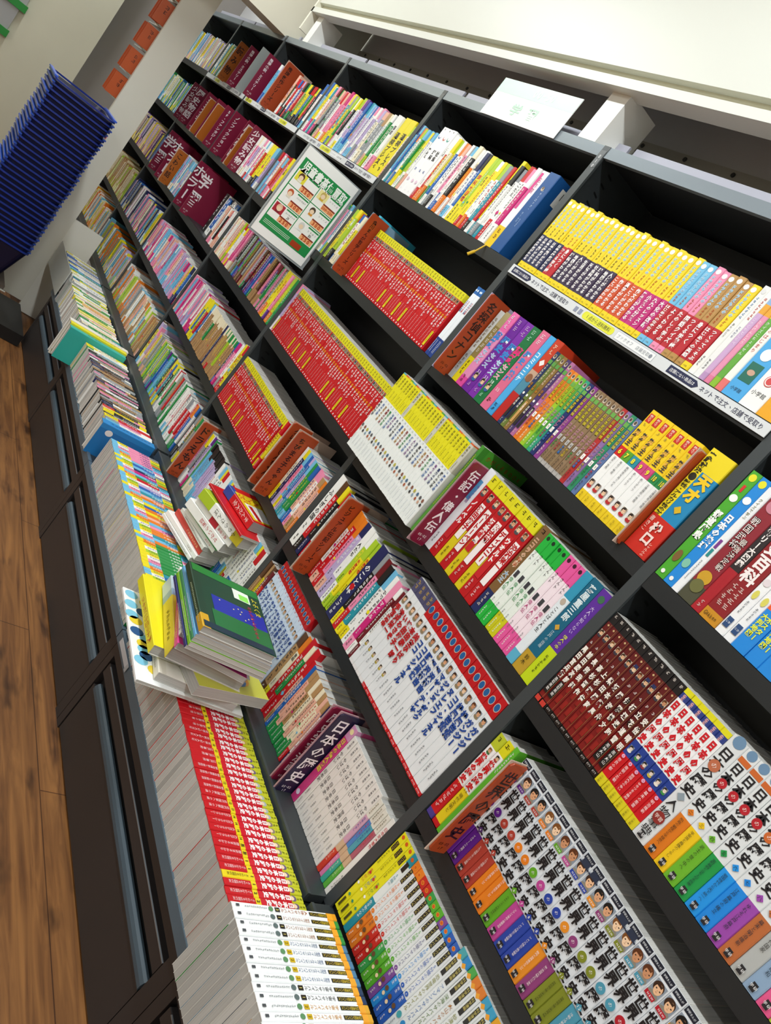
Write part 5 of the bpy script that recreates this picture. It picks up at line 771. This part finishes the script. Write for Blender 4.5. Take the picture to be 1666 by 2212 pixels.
big(-2.655, .03, .275, .175, '#e8e4d4', '#e4e0d4', 'white picture book with red title standing out of the tray', '', [('p', .9, .5, .5, '#8a7a5c')], cov=[lambda mb, x, h, d: (vtext(mb, 'お客さんが犬のもの', .13, .21, .02, '#b8584c', lambda o, a, b: (x + o, .2 - b * .8, a * 1.2 + .02), .0005), scribble(mb, .09, h * .9, h * .2, .02, '#8a9a8a', right_face(x), .0005, random.Random(3)))])
big(-2.617, .026, .262, .15, '#dcc81c', '#e6da2c', 'yellow picture book beside the teal one in the tray', '', [('v', 'ものしりブック', .8, .6, '#3a3410', {'max': .6})])
big(-2.586, .03, .258, .15, '#2fa89c', '#30aaa0', 'teal picture book in the tray beside the dark comics', '', [('v', 'たのしい', .55, .6, '#1c3a38', {'max': .4})], z=TZ + .022)
mixrun(-2.565, TZ, ['YCY18.19', 'WCY16.19', 'CWG15.19', 'WSC15.19'] + auto('XAHNUKAWX', 34, (13, 16), (178, 184)) + ['YXR15.18', 'KYI15.18', 'YXY14.18', 'YXY14.18', 'WAX15.19', 'RRY22.19', 'WKA15.19', 'WWS14.19'], 'tray_comic', 'tray comic', 'worn science comic', 'the teal picture book on the tray', 'worn comics on the front tray', -1.862, y=TY, tray=True, seed=42, d=.124)
big(-1.84, .036, .215, .13, '#1f74b4', '#2a86c8', 'sky blue boxed book with animal stickers on the tray', '', [('p', .9, .1, .4, '#1c4a78')], z=TZ, y=-.262, cov=[lambda mb, x, h, d: [disc(mb, .03 + .03 * q, .04 + .045 * q, .012, .014, ('#e8e8e4', '#d8a060', '#8aa0b0', '#e8e4e0')[q], right_face(x), .0005) for q in range(4)]])
def tray_series(i, th):
    c = (['K'] * 6 + ['S', 'B', 'S', 'N', 'M', 'S', 'G', 'R', 'W', 'V', 'B', 'S', 'T', 'I', 'O', 'S', 'Y', 'B', 'O', 'Y', 'O', 'I', 'O', 'S', 'K'] + ['O', 'O', 'T', 'S', 'O'] + ['G'] * 9 + ['T', 'B', 'G', 'W', 'L', 'G', 'G'])[i % 52]; c2 = 'YWKSOYWL'[i % 8]; e = 'AYLOTSKW'[i % 8]
    return Bk(th, .186, .125, [(0, .12, pc('Y' if c in 'GS' else 'S')), (.12, .34, pc(c2)), (.34, .8, pc(c)), (.8, 1, pc(e))], pc(c), [('v', 'おはなし', .78, .74, '#f4f4f0' if c not in 'WYSKI' else '#2a3a8a', {'max': .42, 'bold': .03}), ('p', .33, .13, .55, '#f8f4ee' if c2 in 'OS' else '#5a3a50'), ('p', .98, .82, .5, '#44443c')]), PAL[c][1]
n = 52; th = FILL(-1.72, -.872, n); tb = [tray_series(i, th) for i in range(n)]
run(-1.72, TZ, [b for b, _ in tb], 'tray_comic', 'tray comic', [c + ' children comic lying spine up' for _, c in tb], 'the sky blue boxed book, front tray', 'pink to green comics on the front tray', y=TY, tray=True, jit=.001)
n = 50; th = FILL(-.80, .058, n); bks = []
NUMS = ['8', '8', '9', '9', '9', '10', '10', '10', '11', '11', '11', '12', '12', '12', '12', '13', '13', '13', '14', '14', '14', '14', '別', '別', '1', '1', '1', '1', '2', '2', '2', '2']
LT = {'10': '花咲く町人文化', '11': '江戸幕府', '12': '明治維新と新政府', '13': '近代国家への道', '14': '大正デモクラシー', '別': '歴史まるわかり', '1': 'よくわかる近現代史', '2': 'よくわかる近現代史'}
for i in range(n):
    a = NUMS[max(0, i - 18) % 32]; yl = i in (44, 48); foot = '#e2cc1c' if yl else '#c0141e'
    bks.append(Bk(th, .187, .127, [(0, .34, foot), (.34, .405, '#e2ce1c'), (.405, .84, '#c8182a'), (.84, 1, '#c2c42a')], '#c0141e', [('c', 0, .87, .46, ('#8a7a6a', '#a8b4b4', '#6a5a78', '#c0b030')[i % 4], 1.2), ('c', 0, .85, .34, '#ecd0b0', 1.2), ('p', .99, .91, .5, '#6a7018'), ('v', '日本の歴史', .83, .95, '#f6eeee', {'max': .41, 'bold': .05}), ('h', a, .372, .5, '#3a3410', {'s': .7, 'bold': .03}), ('v', LT.get(a, '武家の世'), .325, .6, '#f2d8da' if not yl else '#3a3410', {'max': .27})], key='kad%s%d' % (a, yl)))
run(-.80, TZ, bks, 'history_comic', 'history comic', 'red history comic lying spine up', 'the picture book pile along the front tray', 'red history comics on the front tray', y=TY, tray=True, jit=.0012)
# white survival comics nearest the camera
SV = [('3', '人体の', '#d8901c')] + [('1', '新型ウイルスの', '#2a8a3c')] * 3 + [('2', '新型ウイルスの', '#4a7a9c')] * 5 + [('1', '宇宙の', '#283a5c')] * 2 + [('2', '宇宙の', '#d8a028')] * 3 + [('1', '異常気象の', '#2a8ad0')] * 6
bks = []
for i, (a, tt, c) in enumerate(SV):
    bks.append(Bk(.0152, .243, .172, [(0, .90, '#eceeee'), (.90, .96, '#e6a028'), (.96, 1, c)], c, [('d', 0, .905, .5, '#e6a028'), ('r', -.62, .62, .72, .90, '#242018'), ('v', '科学漫画サバイバル', .895, .56, '#e6c838', {'max': .165}), ('v', tt + 'サバイバル', .70, .74, {'1': '#9a5a2c', '2': '#3a5a8a', '3': '#a85a20'}[a] if '宇宙' not in tt else ('#28282c' if a == '1' else '#c88a20'), {'max': .26}), ('r', -.7, .7, .385, .43, '#242018' if a != '2' else '#c8a820'), ('h', a, .407, .5, '#f0e078' if a != '2' else '#242018', {'s': .7}), ('c', 0, .345, .4, '#5a6a6a' if a == '1' else '#5a8a5c', 1.1), ('p', .31, .1, .34, '#5a6468'), ('r', -.4, .4, .03, .06, '#484c50')], key='surv%s%s' % (a, tt)))
run(.062, .503, bks, 'survival_comic', 'science comic', ['white survival comic lying spine up, numbered ' + a for a, _, _ in SV], 'the red comics, front tray', 'white survival comics on the front tray', y=-.291, tray=True, jit=.0015)
mixrun(-.872 + .002, TZ, ['WUC20.18', 'CWU18.18', 'WWA14.175'], 'tray_comic', 'tray comic', 'tray comic', 'the green comics, front tray', None, y=TY + .006, tray=True, seed=43, d=.12)

# ------------------------------------------------------------------ loose piles lying on the tray
def flat(cx, cy, z, th, h, d, yaw, bands, side, lab, ops=(), ins=0.0, cov=(), name='picture_book', cat='picture book', tilt=0.0, group=None, roll=0.0):
    b = Bk(th, h, d, bands, side, ops, ins=ins, cov=cov)
    t = thing(name, lab, cat, None, None, group)
    m = Matrix.Translation((cx, cy, z)) @ Matrix.Rotation(math.radians(yaw), 4, 'Z') @ Matrix.Rotation(math.radians(tilt), 4, 'X') @ Matrix.Rotation(math.radians(roll), 4, 'Y') @ Matrix.Rotation(PI / 2, 4, 'Y') @ Matrix.Translation((-th / 2, -d / 2, -h / 2))
    t.matrix_world = m
    c, p = b.meshes(); link('cover', c, t); link('page_block', p, t); return z + th + .0006
z = .468; L1 = [(.013, .21, .15, 14, '#e6e6e2', 'slim white book lowest in the leaning pile', '#5a5a5c', -1.20, -.045, None), (.016, .215, .15, 15, '#ecebe6', 'white book second from the bottom of the leaning pile', '#8a6a5c', -1.195, -.04, 'よみもの'), (.02, .2, .14, 12, '#c23a2c', 'red and orange book in the leaning pile', '#f0d8a0', -1.19, -.03, 'ほんとのおはなし'), (.014, .19, .14, 10, '#d8d8d0', 'slim grey book above the red and orange one', '#6a6a6a', -1.18, -.03, None), (.016, .19, .145, 17, '#e2e4de', 'white book with green cover edge in the pile', '#c0302c', -1.165, -.02, 'ちいさな'), (.008, .2, .15, 17, '#2a9a48', 'thin green book between white ones in the pile', '#f0f0f0', -1.16, -.02, None), (.03, .21, .15, 19, '#efefeb', 'thick white book with red title in the leaning pile', '#c02a34', -1.15, -.03, 'せかいの童話'), (.022, .2, .15, 20, '#e8e8e4', 'white book with red band on its spine', '#b82838', -1.135, -.02, '森の音楽'), (.034, .225, .155, 21, '#f0f0ec', 'thick white hardcover with lime back under the red cover', '#4a4a3c', -1.12, -.02, 'もりのさんぽ')]
for k, (th, h, d, yaw, c, lab, tc, cx, cy, tt) in enumerate(L1):
    ops = [('v', tt, .88, .6, tc, {'max': .6})] if tt else [('p', .9, .2, .5, tc)]
    bands = [(0, .3, '#a9c22c'), (.3, .82, c), (.82, 1, '#c8b82c')] if k == 8 else ([(0, .42, c), (.42, .62, '#b82838'), (.62, 1, c)] if k == 7 else [(0, 1, c)])
    z = flat(cx, cy, z, th, h, d, -yaw + 180, bands, c if k != 8 else '#a9c22c', lab, ops, .002 if k in (6, 8) else 0, name='story_book', cat='story book', group='leaning pile of books') if False else flat(cx, cy, z, th, h, d, yaw, bands, c if k != 8 else '#a9c22c', lab, ops, .002 if k in (6, 8) else 0, name='story_book', cat='story book', group='leaning pile of books', tilt=-2)
z = flat(-1.115, -.0, z + .004, .008, .25, .19, 10, [(0, 1, '#b81420')], '#c8141c', 'large flat red cover under the small red comic', (), 0, name='picture_book', tilt=-2)
def redcov(mb, x, h, d):
    f = left_face(-x); f2 = lambda o, a, b: (-x - o, a, b)
    rect2 = lambda a0, a1, b0, b1, c, o: mb.poly([f2(o, a0, b0), f2(o, a0, b1), f2(o, a1, b1), f2(o, a1, b0)], c)
    rect2(.008, d - .008, .03, h - .012, '#e6c81c', .0004); rect2(.02, d - .02, h * .45, h - .02, '#f0ece6', .0006)
    rr = random.Random(1)
    for q in range(26): a = rr.uniform(.012, d - .02); b = rr.uniform(.035, h * .42); rect2(a, a + .007, b, b + .005, '#c83020', .0006)
    rect2(.03, .045, h * .5, h * .92, '#b81c24', .0008)
flat(-1.125, .0, z + .001, .03, .18, .115, 12, [(0, .25, '#2a4a9a'), (.25, 1, '#c01c20')], '#c8201c', 'small thick red and yellow comic on top of the leaning pile', [('v', 'まんが大全', .9, .7, '#f4e0d8', {'max': .6})], 0, (redcov,), 'comic_book', 'comic book', tilt=-2)
# picture book pile
z = .465
def cloud(mb, x, h, d):
    f2 = lambda o, a, b: (-x - o, a, b); rr = random.Random(8)
    for q in range(14):
        a = rr.uniform(.01, .06); b = .02 + q * (h - .05) / 14; mb.poly([f2(.0004, a + .018 * math.cos(-t * PI / 6), b + .016 * math.sin(-t * PI / 6)) for t in range(12)], ('#7cc0de', '#e2c83a', '#7cc0de', '#26548a')[q % 4])
flat(-.635, -.215, z, .008, .335, .285, -3, [(0, 1, '#e8eaea')], '#eef0ee', 'large white picture book with blue clouds, lowest in the pile', (), 0, (cloud,))
flat(-.61, -.20, z + .0095, .022, .27, .21, -8, [(0, 1, '#d8d2c4')], '#e2dcd0', 'worn white paperback fanned open in the picture book pile', [('p', .9, .1, .4, '#a0988a')])
def kids(mb, x, h, d):
    f2 = lambda o, a, b: (-x - o, a, b); rr = random.Random(6)
    for q in range(12): a = rr.uniform(.02, d - .03); b = rr.uniform(.02, h - .03); mb.poly([f2(.0004 + q * .00002, a + .02 * math.cos(-t * PI / 5), b + .02 * math.sin(-t * PI / 5)) for t in range(10)], ('#8ab02c', '#4a7ab0', '#e8d890', '#6a9a2c', '#d8a030')[q % 5])
flat(-.535, -.155, z + .033, .03, .21, .15, -82, [(0, .2, '#e8a01c'), (.2, 1, '#a8b83a')], '#c0c048', 'yellow and orange children paperback in the picture book pile', [('p', .9, .2, .4, '#f4ecd0')], 0, (kids,))
flat(-.67, -.235, z + .034, .026, .275, .2, -4, [(0, 1, '#e4d81c')], '#e8dc1e', 'bright yellow picture book sticking out of the pile', [('v', '火よう日のごちそう', .92, .8, '#b83a1c', {'max': .75})], .003)
flat(-.625, -.205, z + .063, .04, .285, .2, -10, [(0, .2, '#b8ccd8'), (.2, .3, '#8aa8c0'), (.3, 1, '#dcc838')], '#d8dee0', 'thick yellow and pale blue hardcover in the picture book pile', [('p', .85, .4, .4, '#8a7a1c')], .004)
flat(-.60, -.215, z + .105, .016, .28, .18, -14, [(0, 1, '#d83a8c')], '#dc3a90', 'pink picture book in the middle of the pile', [('p', .9, .5, .6, '#f0e060'), ('p', .4, .05, .5, '#f8e0ec')])
flat(-.625, -.21, z + .123, .012, .28, .19, -12, [(0, 1, '#eef0f0')], '#f0f0f0', 'thin white picture book over the pink one', [('v', '大', .95, .9, '#202024')])
zz = z + .137
for th, c, lab, h, d in ((.009, '#242a66', 'thin navy picture book in the picture book pile', .262, .205), (.011, '#7ab82c', 'lime green picture book in the picture book pile', .265, .2), (.01, '#3a8a5a', 'thin green picture book in the picture book pile', .258, .2), (.01, '#6ab0dc', 'pale blue picture book near the top of the pile', .26, .2)):
    zz = flat(-.57, -.225, zz, th, h, d, -6, [(0, 1, c)], c, lab, [('p', .9, .4, .6, '#f0f4f0')])
flat(-.565, -.225, zz, .006, .25, .19, -6, [(0, 1, '#a89cc8')], '#a89cc8', 'lavender sheet just under the dark green picture book'); zz += .008
def bear(mb, x, h, d):
    f2 = lambda o, a, b: (-x - o, a, b)
    R_ = lambda a0, a1, b0, b1, c, o: mb.poly([f2(o, a0, b0), f2(o, a0, b1), f2(o, a1, b1), f2(o, a1, b0)], c)
    R_(.004, d - .002, .003, h * .13, '#1d7a34', .0004)
    R_(d * .22, d - .004, h * .42, h * .72, '#1c2f9c', .0004); R_(d * .18, d - .004, h * .66, h * .9, '#1c6a3a', .0006); R_(.004, d - .004, h * .9, h * .985, '#0e3040', .0006)
    D_ = lambda a, b, ra, rb, c, o: mb.poly([f2(o, a + ra * math.cos(-t * PI / 9), b + rb * math.sin(-t * PI / 9)) for t in range(18)], c)
    rr = random.Random(2)
    for q in range(9): D_(d * rr.uniform(.3, .8), h * rr.uniform(.45, .62), .002, .002, '#e8dc8a', .0008)
    R_(d * .58, d * .82, h * .14, h * .3, '#e2efe0', .0008); R_(d * .66, d * .8, h * .2, h * .29, '#8ae05a', .001)
    for q, ch in enumerate('よるくま'): put(mb, ch, d * .9, h * (.2 + .075 * q), .02, .02, '#e0d43a', lambda o, a, b: (-x - o, d * .9 - (b - h * (.2 + .075 * q)) * -1.0, h * (.2 + .075 * q) + (a - d * .9)), .001)
    scribble(mb, d * .78, h * .88, h * .35, .012, '#b82c4c', lambda o, a, b: (-x - o, a, h * 1.23 - b), .001, random.Random(4))
flat(-.56, -.232, zz, .018, .245, .195, -5, [(0, .8, '#143c2c'), (.8, 1, '#c89a20')], '#12402e', 'dark green picture book with night scene on top of the pile', [('p', .9, .3, .4, '#c8d8b0')], .003, (bear,))
